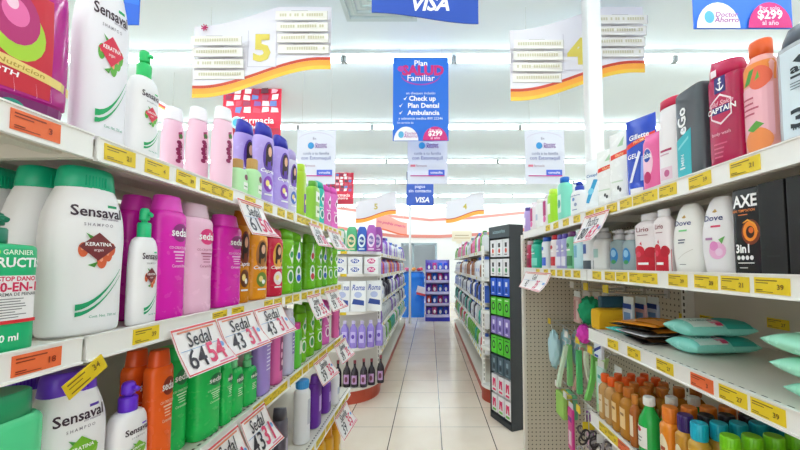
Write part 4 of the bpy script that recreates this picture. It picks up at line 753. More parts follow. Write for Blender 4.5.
# ---------------------------------------------------------------- handwritten price cards clipped to the shelf edges
def price_card(side, Z, a, p0, p1, h, t1, t2, t3, label, lean=.35, curl=.02, tiny=False, red='#d94a4a'):
    Y0, Y1 = Yof(p0, side * a, Z), Yof(p1, side * a, Z); wd = abs(Y1 - Y0)
    r = empty('price_card', (side * (a - .006), (Y0 + Y1) / 2, Z), -side * pi / 2, label, 'price card', 'handwritten price cards')
    def f(u, v, e):
        t = -v / h; return Vector((u, -(.001 + t * h * lean + curl * max(0, t) ** 3 * (1 + u / wd)) - e, v * (1 - lean * lean / 2)))
    m = MB(); m.grid(lambda p, q: f((p - .5) * wd, -q * h, 0), 8, 10, M('#f6f1f0', .6, kind='paper')); m.grid(lambda p, q: f((p - .5) * wd, -q * h, -.0006), 8, 10, M('#f6f1f0', .6, kind='paper')); m.build('paper', r)
    lb, tb = MB(), MB(); W = wd / 2
    ops = [('r', red, -.98, -.06, .98, -.02), ('r', red, -.98, -.98, .98, -.955), ('r', red, -.98, -.97, -.955, -.02), ('r', red, .955, -.97, .98, -.02), ('r', '#e08a6a', -.8, -.125, .8, -.085)]
    if not tiny: ops += [('r', '#7fa8d8', -.9, -.5, .7, -.488)]
    ops += [('t', '#2b2430', t1, -.02, -.31, h / wd * .44, {'sx': min(1.25, 3.0 / len(t1) * wd / h * .95), 'i': .15, 'b': .008}), ('t', '#2b2430', t2, -.45, -.71, h / wd * .56, {'sx': min(1, wd / h * .72), 'i': .2, 'b': .010}), ('t', '#e0406e', t3, .36, -.69, h / wd * .58, {'sx': min(1, wd / h * .72), 'i': .2, 'b': .022}),
            ('c', '#6aa8e0', .82, -.58, .09, .06), ('r', '#e58aa8', .25, -.93, .9, -.90)]
    paint(ops, f, lb, tb, W, h, wd, e0=.0012, sub=1); lb.build('printed_border', r); tb.build('handwriting', r)
    return r
PC = [(-1, LZ[1] - .018, aL, 166, 212, .112, 'Sedal', '64', '54', 'handwritten card reading 64 and 54 under the second shampoo shelf'),
      (-1, LZ[1] - .018, aL, 213, 250, .112, 'Sedal', '43', '31', 'handwritten 43 and 31 card closely beside the 64 card'),
      (-1, LZ[1] - .018, aL, 251, 279, .112, 'Sedal', '43', '31', 'handwritten 43 and 31 card below the crimson bottle'),
      (-1, LZ[1] - .018, aL, 305, 318, .12, 'Savile', '39', '35', 'small handwritten card below the apple green bottles, second shampoo shelf'),
      (-1, LZ[1] - .018, aL, 323, 336, .12, 'Savile', '39', '35', 'last handwritten card on the second shampoo shelf by the shelving end'),
      (-1, LZ[0] - .018, aL, 234, 259, .12, 'Sedal', '61', '50', 'handwritten 61 and 50 card below the mint pump bottles'),
      (-1, LZ[0] - .018, aL, 307, 319, .12, 'Savile', '39', '30', 'small handwritten card below the leaf green bottle, top shampoo shelf'),
      (-1, LZ[0] - .018, aL, 325, 338, .12, 'Savile', '39', '30', 'last handwritten card on the top shampoo shelf by the shelving end'),
      (-1, LZ[2] - .005, aL, 203, 235, .13, 'Sedal', '43', '31', 'handwritten card below the large green bottles on third shampoo shelf'),
      (-1, LZ[2] - .005, aL, 237, 262, .13, 'Sedal', '43', '31', 'handwritten 43 and 31 card below the lavender bottle, third shelf'),
      (-1, LZ[2] - .018, aL, 312, 326, .12, 'Savile', '39', '35', 'small handwritten card above the dark purple bottles'),
      (-1, LZ[2] - .018, aL, 333, 344, .12, 'Savile', '39', '35', 'last handwritten card on the third shampoo shelf by the shelving end'),
      (-1, LZ[3] - .018, aLb, 333, 345, .13, 'Savile', '39', '35', 'handwritten card on the lowest shampoo shelf above mustard yellow bottles'),
      (1, RZ[0] - .018, aR, 612, 587, .115, 'Pacifica', '80', '63', 'handwritten 80 and 63 card below the white taped tubes'),
      (1, RZ[1] - .018, aR, 553, 527, .105, 'Gel', '42', '35', 'handwritten pink-inked card at the end of second body-wash shelf')]
for j, p in enumerate(PC): price_card(*p, tiny=j in (3, 4, 6, 7, 10, 11, 12))
m = MB(); paint([('t', '#7a5a12', '34', .028, .004, .02), ('r', '#7a5a12', -.045, .01, .0, .013), ('r', '#7a5a12', -.045, .002, -.01, .004), ('r', '#7a5a12', -.045, -.01, .005, -.0075)], lambda u, v, e: Vector((u, -.0012 - e, v)), m, None)
m.box(-.052, -.001, -.018, .052, .001, .018, M('#e6c61e', .4, kind='card')); q = atX(86, 376, -.586); o = m.build('loose_price_tag'); o.location = q; o.scale = (.72, 1, .8); o.rotation_euler = (0, rad(-28), pi/2)
tag(o, 'loose tilted yellow price tag over the purple-capped big white bottle', 'price tag')

# ---------------------------------------------------------------- black display stand with boxed goods
P1, P2 = atZ(512, 432, 0), Vector((.593, 3.6, 0)); dv = (P2 - P1); dv.z = 0; WD = dv.length; th_ = math.atan2(-dv.y, -dv.x)
th_ = math.atan2((P1 - P2).y, (P1 - P2).x); ct = (P1 + P2) / 2; HD = Zof(224, P1.y)
ds = empty('display_stand', (ct.x, ct.y, 0), th_, 'tall narrow black display stand with small boxed goods facing the aisle', 'display stand')
bk = M('#2b3136', .45, kind='powder_coat')
m = MB(); m.box(-WD/2, .135, 0, WD/2, .15, HD, bk); m.build('back_panel', ds)
for s in (-1, 1): m = MB(); m.box(s*WD/2 - (.012 if s > 0 else 0), 0, 0, s*WD/2 + (.012 if s < 0 else 0), .15, HD, bk, .002); m.build('side_panel', ds)
m = MB(); m.box(-WD/2 + .012, .0, HD - .115, WD/2 - .012, .13, HD, M('#39464d', .4, kind='powder_coat')); paint([('t', '#8fb0b8', 'accesorios', 0, HD - .055, .05)], lambda u, v, e: Vector((u, -e, v)), m, None); m.build('header', ds)
m = MB(); m.box(-WD/2 + .012, .0, 0, WD/2 - .012, .13, .05, bk); m.build('base', ds)
rowc = [('#f0f1f3', '#2a2a30', '#e0503a'), ('#f0f1f3', '#2a2a30', '#3a9a5a'), ('#2c62d8', '#e9eefc', '#123a9a'), ('#5ccf3a', '#1a2a1e', '#e9fce0'), ('#8f7fc8', '#e9e4f8', '#4a3a8a'), ('#5ad03a', '#1a2a1e', '#1a2a1e'), ('#4d6470', '#8fa8b4', '#2a3a44'), ('#f1eef2', '#e0206a', '#e0206a'), ('#f1eef2', '#e0206a', '#6ac04a')]
cn = ['white', 'white', 'royal blue', 'lime green', 'lavender', 'bright green', 'slate', 'white and magenta', 'white and pink']
HP = (HD - .115 - .07) / 9
for r_ in range(9):
    z = HD - .115 - HP * (r_ + 1) + .004; c0, c1, c2 = rowc[r_]; proto = None
    for q in range(3):
        x = -WD/2 + .012 + (WD - .024) * (q + .5) / 3
        lb = f"small {cn[r_]} carton in row {ORD[r_]} of the black stand, {['far', 'middle', 'near'][q]} column"
        if proto is None:
            proto = empty('small_carton'); bw_ = (WD - .024) / 3 - .018; m = MB(); m.box(-bw_/2, 0, 0, bw_/2, .05, HP - .02, M(c0, .4, kind='card'), .002); m.build('box', proto)
            m = MB(); h_ = HP - .02; paint([('r', c1, -.35, .55, .35, .8), ('c', c2, 0, .35, .35, .14), ('r', c1, -.5, .1, .4, .15)] if r_ not in (3, 5, 7, 8) else ([('c', c1, 0, .48, .6, .24), ('c', c0, 0, .48, .38, .15), ('r', c2, -.6, .85, .6, .9)] if r_ in (3, 5) else [('p', c1, [(-.6, .3), (-.2, .3), (.0, .6), (.2, .3), (.6, .3), (.5, .8), (.1, .75), (-.5, .8)]), ('r', c2, -.6, .08, .6, .2)]), lambda u, v, e: Vector((u, -e, v)), m, None, bw_/2, h_, bw_); m.build('label', proto)
            o = proto
        else: o = copy_tree(proto)
        wp = Matrix.Translation(ds.location) @ Matrix.Rotation(th_, 4, 'Z') @ Vector((x, .004, z)); o.location = wp; o.rotation_euler = (0, 0, th_)
        tag(o, lb, 'small carton', 'cartons on the black stand')
    m = MB(); m.tube([(-WD/2 + .012, .11, z - .003), (WD/2 - .012, .11, z - .003)], .003, M('#8a9094', .3, .6, kind='chrome'), 6); m.box(-WD/2 + .012, .05, z - .0045, WD/2 - .012, .13, z - .0015, bk); m.build('ledge', ds)

# ---------------------------------------------------------------- shelving beyond the cross aisle
FZ = [1.62, 1.36, 1.04, .74, .45]
def farbays(y0, y1, n, a, Zs, seed):
    R = random.Random(seed); st = (y1 - y0) / n
    return [(y0 + st * k, y0 + st * (k + 1), [(z, a if z > .5 else a - .01, [y0 + st * k + .1 + .2 * j for j in range(int(st / .2)) if R.random() < .6], ()) for z in Zs]) for k in range(n)]
gfl = gondola(-1, 'gondola_shelving', 'far shelving unit of laundry goods behind the rounded end cap', 1.03, farbays(4.38, 8.9, 4, .60, FZ, 1), False, 1.72)
gfr = gondola(1, 'gondola_shelving', 'far shelving unit behind the black display stand, dark red base', 1.03, farbays(4.13, 8.9, 4, .60, [1.64, 1.33, 1.04, .74, .45], 2), False, 1.72)
JUG = [(0, .9, .9), (.03, 1, 1), (.45, 1, 1), (.72, .85, .9), (.82, .5, .6), (.85, .42, .5)]
FK = []
for i_, c0, c1, c2, ds_ in (('j_violet', '#8f5fd0', '#5a2a9a', '#e9dcfa', 'violet'), ('j_lav', '#b9a2e4', '#7a5ac0', '#f4effc', 'lilac'), ('j_white', '#f0f1f4', '#3a6ad0', '#5a7ad8', 'white'), ('j_pink', '#e86aa8', '#c02a7a', '#fbe0ee', 'rose pink'), ('j_blue', '#2f5fc8', '#e8eef8', '#c9dcf8', 'cobalt'), ('j_teal', '#2faf9a', '#127a6a', '#dcf6f0', 'sea green'),
                           ('j_orange', '#f09a4a', '#d0602a', '#fbe8d0', 'orange'), ('j_grey', '#d4d8dc', '#8a94a0', '#6a7ac0', 'pale grey'), ('j_dark', '#3a3446', '#221e2a', '#9a6ad0', 'dark'), ('j_green', '#6ab83a', '#3a8a2a', '#f0f8e0', 'mid green'), ('j_red', '#d43a4a', '#a01a2a', '#fbe0e0', 'red'), ('j_brown', '#a8683a', '#7a4a22', '#e8d0b0', 'brown')):
    kind(i_, 'detergent_bottle', 'detergent bottle', 'small ' + ds_ + ' household bottle', ds_ + ' household bottle', .11, .08, .22, c0, JUG, 2.6, ('screw', c1, .85, .44), [('r', c2, -.6, .12, .6, .55), ('c', c1, 0, .34, .35, .1)], N=16, sub=0)
KIND['box_white'] = dict(KIND['black_box'], name='product_box', cat='product box', desc='small white household carton', short='white carton', col='#eef0f3', W=.14, D=.1, H=.15, ops=[('c', '#2a50b0', 0, .5, .6, .28), ('t', '#ffffff', 'UNO', 0, .5, .35)], proto=None, pf=None)
def fill_far(side, gond, Zs, y0, y1, pal, where, group, st=.2, a=.615):
    R = random.Random(9 + side); word = 'laundry' if side < 0 else 'grocery'
    for s_, Z in enumerate(Zs):
        y = y0 + .1; hmax = (Zs[s_-1] - Z - .06) if s_ else .26
        wh = f"{['top', 'second', 'third', 'fourth', 'fifth'][s_]} {where}"
        while y < y1 - .08:
            i = pal[s_][R.randrange(len(pal[s_]))]; wd = R.uniform(.12, .17); h = min(hmax, R.uniform(.19, .27))
            put(i, side, a, y, Z, wd, h, 0, group, wh, True); y += wd + R.uniform(.015, .05)
PL = [['j_violet', 'j_grey', 'j_white', 'j_lav', 'j_white'], ['j_violet', 'j_lav', 'j_grey', 'j_orange', 'j_red'], ['j_grey', 'j_violet', 'j_dark', 'j_white'], ['j_dark', 'j_violet', 'j_grey', 'j_white'], ['j_teal', 'j_green', 'j_grey', 'j_white']]
PR = [['j_red', 'j_pink', 'j_white', 'j_green', 'j_grey'], ['j_brown', 'j_brown', 'j_grey', 'j_white'], ['j_dark', 'j_blue', 'j_white', 'j_grey'], ['j_dark', 'j_teal', 'j_white', 'j_grey'], ['j_green', 'j_white', 'j_teal', 'j_red', 'j_green']]
fill_far(-1, gfl, FZ, 4.40, 8.9, PL, 'laundry shelf beyond cross-aisle', 'laundry goods beyond the cross aisle')
fill_far(1, gfr, [1.64, 1.33, 1.04, .74, .45], 4.14, 8.9, PR, 'grocery shelf behind black stand', 'goods on the shelves behind the black stand')
# rounded end cap
ec = empty('end_cap_shelving', (-1.0, 4.1, 0), 0, 'rounded white end cap shelving with terracotta red base facing cross aisle', 'shelving')
def plan(r0=0.0, x_in=-1.62):
    P = [Vector((x_in, 3.86 + r0, 0))]; rr = .40 - r0; cx_, cy_ = -.99, 4.26
    for k in range(13):
        t = -pi/2 + pi/2 * k / 12; P.append(Vector((cx_ + rr * cos(t), cy_ + rr * sin(t), 0)))
    return P + [Vector((-.99 + rr, 4.345, 0)), Vector((x_in, 4.345, 0))]
def slab(z0, z1, mt_, r0=0.0, nm='shelf', par=ec):
    m = MB(); P = plan(r0); m.loft([[Vector((p.x, p.y, z)) for p in P] for z in (z0, z1)], mt_, smooth=False); o = m.build(nm, par); o.location = -root_loc(par); return o
slab(0, .135, M('#b8482f', .4, kind='kick_plate'), .0, 'base'); slab(.135, .165, STEEL, -.012, 'base_trim')
EZ = [1.63, 1.385, .975, .585]
for z in EZ:
    sh = slab(z - .03, z, STRIP, 0, 'shelf')
    for k in range(3): put_tag(sh, (-.93 - .17 * k, 3.859, z - .015), 0, k % 3)
m = MB(); m.box(-1.62, 4.32, 0, -.60, 4.35, 1.66, M('#dcdad4', .5, kind='painted_steel')); o = m.build('back_panel', ec); o.location = -root_loc(ec)
m = MB(); m.box(-.625, 4.28, 0, -.592, 4.35, 1.70, M('#efede8', .4, kind='painted_steel'))
for k in range(28): m.box(-.612, 4.2792, .2 + k * .05, -.605, 4.28, .23 + k * .05, DARK)
o = m.build('upright', ec); o.location = -root_loc(ec)
def put_ec(i, px, Z, w, h, Y, wh, gp):
    x = atY(px, 300, Y).x; k = KIND[i]; s = w / k['W']; o = spawn(i, (x, Y + k['D'] * s / 2, Z + .001), 0, (s, s, h / k['H'])); tag(o, cat=k['cat'], group=gp); ITEMS.setdefault(wh, []).append((o, i, 0))
def det(i, c0, c1, c2, ds_): kind(i, 'detergent_pouch', 'detergent pouch', ds_, ds_.split(' with')[0], .17, .09, .27, c0, [(0, .9, .95), (.03, 1, 1), (.4, 1, 1), (.7, 1, .8), (.86, .9, .55), (.95, .72, .3), (1, .55, .1)], 2.6, None, [('c', c1, 0, .42, .75, .27), ('c', c2, 0, .42, .52, .17), ('r', c1, -.6, .06, .6, .11), ('t', c1, 'Mas', 0, .42, .3, {'b': .02})], N=20)
det('d_green', '#4fae7a', '#e9d7b0', '#2a8a5a', 'green detergent pouch with cream circle'); det('d_blue', '#2f5fc0', '#d9ecf4', '#1a3f9a', 'blue detergent pouch with pale circle'); det('d_purple', '#b05ab8', '#e9d4ee', '#7a6ab0', 'purple detergent pouch with grey circle'); det('d_viol', '#9a3fa0', '#ead8ee', '#8a7ab8', 'violet detergent pouch with grey circle')
Y4 = 3.90; w0 = 'top end-cap shelf'; g0 = 'pouches on the end cap'
for i, px, h in (('d_green', 338.5, .25), ('d_green', 350.5, .27), ('d_blue', 361, .27), ('d_purple', 370.5, .29), ('d_viol', 377, .28)): put_ec(i, px, EZ[0], .105 if px > 355 else .12, h, Y4 + (0 if px < 374 else .12), w0, g0)
KIND['bx_b'] = dict(KIND['box_white'], desc='white soap carton with blue oval', short='blue oval carton', W=.16, D=.1, H=.09, proto=None, pf=None); KIND['bx_p'] = dict(KIND['bx_b'], desc='white soap carton with pink oval', short='pink oval carton', ops=[('c', '#d03a8a', 0, .5, .6, .32), ('t', '#ffffff', 'UNO', 0, .5, .3)], proto=None, pf=None)
for r_ in range(2):
    for i, px in (('bx_b', 339), ('bx_b', 354.5), ('bx_p', 371)): put_ec(i, px, EZ[1] + .093 * r_, .155, .09, Y4 + (.03 if px > 360 else 0), 'second end-cap shelf', 'soap cartons on the end cap')
KIND['bx_w'] = dict(KIND['box_white'], desc='white detergent bag with blue brush script', short='white detergent bag', W=.2, D=.09, H=.28, ops=[('t', '#5a6ab8', 'Roma', 0, .78, .36, {'b': .02, 'i': .3}), ('p', '#2a4a9a', [(-.8, .25), (.8, .2), (.8, .36), (-.6, .42)]), ('c', '#b9c4e8', 0, .55, .5, .1)], proto=None, pf=None)
for px in (342, 358, 374): put_ec('bx_w', px, EZ[2], .165, .33, Y4 + (0 if px < 370 else .08), 'third end-cap shelf', 'detergent bags on the end cap')
kind('lav_bot', 'softener_bottle', 'softener bottle', 'lavender softener bottle with white cap', 'lavender softener bottle', .085, .06, .27, '#9a86dc', [(0, .9, .9), (.03, 1, 1), (.5, 1, 1), (.72, .9, .9), (.84, .45, .6), (.88, .4, .5)], 2.5, ('screw', '#d9d2f4', .88, .44), [('r', '#c9bcf2', -.6, .2, .6, .6), ('c', '#6a4ac0', 0, .42, .4, .08)], N=20)
for j in range(6): put_ec('lav_bot', 336 + 8.6 * j, EZ[3], .085, .29, Y4 + (.0 if j < 4 else .05 + .07 * (j - 4)), 'fourth end-cap shelf', 'softener bottles on the end cap')
kind('wine', 'dark_bottle', 'dark bottle', 'dark long-necked bottle with pink label', 'dark bottle', .085, .085, .3, '#2e2630', [(0, .95, .95), (.02, 1, 1), (.5, 1, 1), (.62, .8, .8), (.74, .38, .38), (.88, .34, .34)], 2, ('screw', '#8a2a3a', .88, .36), [('r', '#c09ac8', -.7, .12, .7, .45), ('c', '#6a2a4a', 0, .28, .4, .1)], rough=.12, N=24)
for j in range(6): put_ec('wine', 338 + 8.4 * j + (j % 2) * .6, .165, .08, .28 + .02 * (j % 2), Y4 + .02 + (.0 if j < 4 else .07 * (j - 3)), 'end-cap base deck', 'dark bottles on the end cap')
# rounded near end of the unit behind the stand
re_ = empty('end_cap_shelving', (1.0, 3.8, 0), 0, 'rounded dark red shelving end partly hidden behind the black stand', 'shelving')
def plan2(r0=0.0):
    P = []; rr = .42 - r0
    for k in range(13): t = pi + pi / 2 * k / 12; P.append(Vector((1.0 + rr * cos(t) - .0, 4.09 + rr * .72 * sin(t), 0)))
    return [Vector((1.0 - rr, 4.095, 0))] + P + [Vector((1.5, 4.09 - rr * .72, 0)), Vector((1.5, 4.095, 0))]
def slab2(z0, z1, mt_, r0, nm):
    m = MB(); P = plan2(r0); m.loft([[Vector((p.x, p.y, z)) for p in P] for z in (z0, z1)], mt_, smooth=False); o = m.build(nm, re_); o.location = -root_loc(re_)
slab2(0, .14, M('#a8402f', .4, kind='kick_plate'), 0, 'base')
for z in (.17, .585, .975, 1.33): slab2(z - .03, z, STRIP, -.005, 'shelf')
m = MB(); m.box(.585, 4.06, 0, .615, 4.095, 1.70, M('#efede8', .4, kind='painted_steel'))
for k in range(28): m.box(.60, 4.0592, .2 + k * .05, .607, 4.06, .23 + k * .05, DARK)
o = m.build('upright', re_); o.location = -root_loc(re_)

# ---------------------------------------------------------------- far end of the aisle
def crumple(a, b, W, D, Hh, seed):
    """a wrapped bin: plastic over a box"""
    t = a * 2 * pi; n = 7; c, s = cos(t), sin(t); z = b * Hh
    x = W / 2 * math.copysign(abs(c) ** (2/n), c); y = D / 2 * math.copysign(abs(s) ** (2/n), s)
    k = 1 + .04 * sin(9 * t + 9 * b) + .03 * sin(23 * t - 17 * b) + .02 * sin(41 * t + 31 * b) + (.05 if b > .86 else 0) + .03 * (1 - b); k *= 1 if b < .95 else .93
    return Vector((x * k, y * k, z + .02 * sin(7 * t) * (b > .8)))
ba, bb = atY(401, 300, 9.9), atY(424.5, 300, 9.9)
bn = empty('dump_bin', ((ba.x + bb.x) / 2, 10.5, 0), 0, 'large blue plastic-wrapped promotional bin at the end of the aisle', 'promotional bin')
m = MB(); m.grid(lambda a, b: crumple(a, b, (bb.x - ba.x) * .92, .55, 1.25, 1), 72, 24, M('#2a86ea', .18, kind='film')); m.build('wrap', bn)
m = MB(); m.box(-.27, -.22, 1.2, .27, .22, 1.29, M('#1a5cb8', .4)); m.build('tray', bn)
m = MB(); m.box(-.10, -.325, .72, .2, -.30, .90, M('#f2ece8', .4, kind='print'), rot=Matrix.Rotation(.25, 4, 'Y')); m.box(-.08, -.335, .66, .18, -.315, .72, M('#d84a5a', .4, kind='print'), rot=Matrix.Rotation(.25, 4, 'Y')); m.build('label', bn)
for j, (c, dx) in enumerate((('#e86a9a', -.2), ('#f2a04a', 0), ('#e23a5a', .18))):
    m = MB(); pillow(m, .26, .2, .12, M(c, .3), seed=60 + j); o = m.build('snack_bag'); o.location = (bn.location.x + dx, 10.5, 1.30); o.rotation_euler = (0, rad(8), rad(70 + 30 * j)); o.scale = (.6, .6, .9); tag(o, ['pink', 'orange', 'red'][j] + ' bag lying on top of the blue bin', 'snack bag', 'bags on the blue bin')
sa, sb = atY(426, 300, 9.55), atY(449, 300, 9.55); sx, WS_ = (sa.x + sb.x) / 2, sb.x - sa.x
ps = empty('promotion_rack', (sx, 9.75, 0), 0, 'purple and blue promotional rack with curved trays at the aisle end', 'promotional rack')
pm = M('#5a3fc4', .35)
for s in (-1, 1): m = MB(); m.box(s * WS_/2 - .012, -.2, 0, s * WS_/2 + .012, .2, 1.62, pm); m.build('side_panel', ps)
m = MB(); m.box(-WS_/2, .19, 0, WS_/2, .21, 1.62, M('#8f8ae0', .4)); m.build('back_panel', ps)
m = MB(); m.box(-WS_/2 - .02, -.23, .0, WS_/2 + .02, .2, .1, M('#2a2fb8', .35)); m.build('base', ps)
pz = [.12, .42, .72, 1.02, 1.30]
for z in pz:
    m = MB(); m.loft([[Vector((WS_/2 * u, -.2 - .06 * (1 - u*u), z + w_)) for w_ in (-.012, .06)] + [Vector((WS_/2 * u, -.185 - .06 * (1 - u*u), z + w_)) for w_ in (.06, -.012)] for u in [-1 + k / 6 for k in range(13)]], M('#c9c4f0', .35), smooth=False)
    m.box(-WS_/2, -.2, z - .012, WS_/2, .19, z, M('#c9c4f0', .35)); m.build('tray', ps)
cl = ['#6a3ac0', '#3a4ad8', '#c03a8a', '#e04a4a', '#8a5ae0', '#2a6ae0']; cw = ['purple', 'blue', 'magenta', 'red', 'violet', 'azure']
for s_, z in enumerate(pz):
    for q in range(4):
        k = (s_ * 3 + q * 2 + q // 2) % 6; m = MB(); x = sx - WS_/2 + WS_ * (q + .5) / 4
        R = random.Random(s_ * 7 + q); m.loft([ring(.24 * v, .060 * a_, .05 * b_, 2.4, 16) for v, a_, b_ in ((0, .85, .9), (.08, 1, 1), (.5, 1, .95), (.8, .95, .6), (.92, .9, .2), (1, .94, .06))], M(cl[k], .25))
        paint([('c', '#f2eef8', 0, .5, .55, .22)], lambda u, v, e: Vector((u, -.052 - e, v)), m, None, .060, .24, .1)
        o = m.build('snack_bag'); o.location = (x, 9.64, z + .001); tag(o, f'{cw[k]} snack bag on the purple rack, {ORD[4 - s_]} tray down, {ORD[q]} from the bin', 'snack bag', 'snack bags on the purple rack')
# ---------------------------------------------------------------- hanging signs
def board(mb, S, t, mat):
    """S: [(u, v0, v1)] outline strips; a board t thick"""
    mb.loft([[Vector((u, y, v)) for y, v in ((-t/2, v0), (t/2, v0), (t/2, v1), (-t/2, v1))] for u, v0, v1 in S], M(mat, .45, kind='board') if isinstance(mat, str) else mat, smooth=False)
def hung(name, label, cat, px0, py0, px1, py1, Y, S=None, col='#f4f4f8', ops=(), group=None, t=.006, wires=((.12,), (.88,)), lift=0):
    """sign whose box in the photo is px0,py0-px1,py1 at depth Y; ops in units u -1..1, v 0..1"""
    a, b = atY(px0, (py0 + py1) / 2, Y), atY(px1, (py0 + py1) / 2, Y); W = b.x - a.x; z0, z1 = Zof(py1, Y), Zof(py0, Y); Hh = z1 - z0
    r = empty(name, ((a.x + b.x) / 2, Y, z0), 0, label, cat, group)
    m = MB(); S = S or [(-1, 0, 1), (1, 0, 1)]; board(m, [(u * W / 2, v0 * Hh, v1 * Hh) for u, v0, v1 in S], t, col); m.build('panel', r)
    lb, tb = MB(), MB(); paint(ops, lambda u, v, e: Vector((u, -t/2 - e, v)), lb, tb, W / 2, Hh, W, e0=.001 * max(1, Y / 3), de=.0005 * max(1, Y / 3))
    if len(lb.bm.verts): lb.build('print', r)
    if len(tb.bm.verts): tb.build('lettering', r)
    for (f,) in wires:
        u = -1 + 2 * f; top = max(v1 for uu, v0, v1 in S); vt = min(S, key=lambda q: abs(q[0] - u))[2]
        m = MB(); m.tube([(u * W / 2, 0, vt * Hh - .005), (u * W / 2, 0, ZC - z0)], .0015 * max(1, Y / 4), M('#b9c4c6', .5, kind='cord'), 5); m.build('hanging_cord', r)
    return r
def sc(x): return x * x * (3 - 2 * x)
US = [-1 + 2 * k / 24 for k in range(25)]
def bs(u): return .28 * sc(max(0, min(1, (u + .9) / 1.75)))
S5 = [(u, bs(u), .70 + .30 * sc((u + 1) / 2)) for u in US]
def aisle_ops(num):
    return [('s', '#f7a83a', [(u, bs(u) + .06, .06) for u in US]), ('s', '#c8442e', [(u, bs(u) + .125, .014) for u in US]), ('t', '#c9b84a', num, .0, .52, .2, {'b': .03})]
def aisle5(num):
    tan = '#cfcaae'
    o = [('s', '#f7a83a', [(u, bs(u) + .045, .045) for u in US]), ('s', '#f2c43c', [(u, bs(u) + .018, .018) for u in US]), ('s', '#c8442e', [(u, bs(u) + .104, .014) for u in US])]
    o += [('r', '#c0bdc9', -.21, .30, .21, .306), ('r', '#c0bdc9', -.21, .30, -.202, .66), ('r', '#c0bdc9', .202, .30, .21, .66), ('t', '#dccb5a', num, 0, .475, .27, {'b': .04})]
    for k in range(4):
        for u0, u1, v in ((-.97, -.24, .185 + .097 * k), (.24, .985, .43 + .094 * k)):
            wv = .082; R = random.Random(k + int(u0 * 10))
            o += [('r', '#a5a19c', u0, v - .008, u1, v - .003), ('r', '#ebe9e2', u0, v - .003, u1, v + wv), ('r', '#b4b1b0', u1 - .008, v, u1, v + wv), ('r', '#b4b1b0', u0 + (u1-u0)*.3, v + wv, u0 + (u1-u0)*.62, v + wv + .005)]
            n = int((u1 - u0 - .1) / .035); o += [('r', tan, u0 + .06 + .035 * q, v + .028, u0 + .06 + .035 * q + .026, v + .056) for q in range(n) if R.random() < .9]
    return o
s5 = hung('aisle_sign', 'white aisle sign with large yellow 5 and wavy orange lower edge', 'aisle sign', 194, -3, 331, 98, 3.1, S5, '#e3e1ea', aisle5('5'), 'overhead aisle number signs')
m = MB()
for k in range(7): m.tube([(0, 0, 0), (.03 * cos(k * .9), -.01, .03 * sin(k * .9))], .005, M('#c02a6a', .6), 6)
o = m.build('bow', s5); q = atY(205, 28, 3.08); o.location = q - s5.location
s4 = hung('aisle_sign', 'white aisle sign with large yellow 4 hanging behind the white column', 'aisle sign', 510, 1, 644, 101, 3.1, S5, '#e3e1e8', aisle5('4'), 'overhead aisle number signs')
def far_sign(px0, px1, num, lb, Y=11.2):
    hung('aisle_sign', lb, 'aisle sign', px0, 192, px1, 223, Y, S5, '#dddce4', aisle_ops(num), 'overhead aisle number signs')
far_sign(356, 396, '5', 'small distant aisle sign with orange edge beyond the end cap'); far_sign(446, 484, '4', 'small distant aisle sign with orange edge above the black stand')
# wavy salmon banner
SW = [(u, .28 * (1 - sc((u + 1) / 2)) , .55 + .45 * (1 - sc((u + 1) / 2))) for u in US]
hung('wall_banner', 'salmon wavy banner with white script near the far wall', 'banner', 376, 212, 407, 236, 12.0, SW, '#f3a89a', [('t', '#e0408a', 'no podr\u00e1s creerlo', 0, .5, .125, {'rot': -.2, 'i': .2}), ('s', '#e9744a', [(u, .28 * (1 - sc((u + 1) / 2)) + .04, .03) for u in US])])
# hanging blue card banners
blue = '#1747ac'
SV = [(u, .12 * (1 - sc((u + 1) / 2)) + .0, 1) for u in US]
hung('payment_banner', 'blue payment card banner with curved lower edge hanging overhead', 'banner', 372, -70, 478, 24, 2.15, SV, blue, [('p', '#2a5fd0', [(-1, .35), (1, .25), (1, .32), (-1, .42)]), ('t', '#ffffff', 'VISA', .08, .20, .185, {'i': .25, 'b': .03})], 'blue payment banners')
hung('payment_banner', 'plain blue banner seen beside the tall white bottles overhead', 'banner', 98, -70, 141, 25, 2.1, None, '#1f5fd0', [('p', '#2a72e0', [(-1, .3), (1, .2), (1, .35), (-1, .5)])], 'blue payment banners')
hung('payment_banner', 'small dark blue contactless payment banner below the white card', 'banner', 406.5, 172, 433.5, 206, 6.2, None, '#3a5fc0', [('t', '#e9eefc', 'Aceptamos', 0, .70, .17), ('t', '#e9eefc', 'pagos', 0, .57, .17), ('t', '#e9eefc', 'sin contacto', 0, .44, .17), ('t', '#ffffff', 'VISA', .15, .17, .27, {'i': .2, 'b': .03}), ('r', '#1f3468', -1, .6, -.94, 1)], 'blue payment banners')
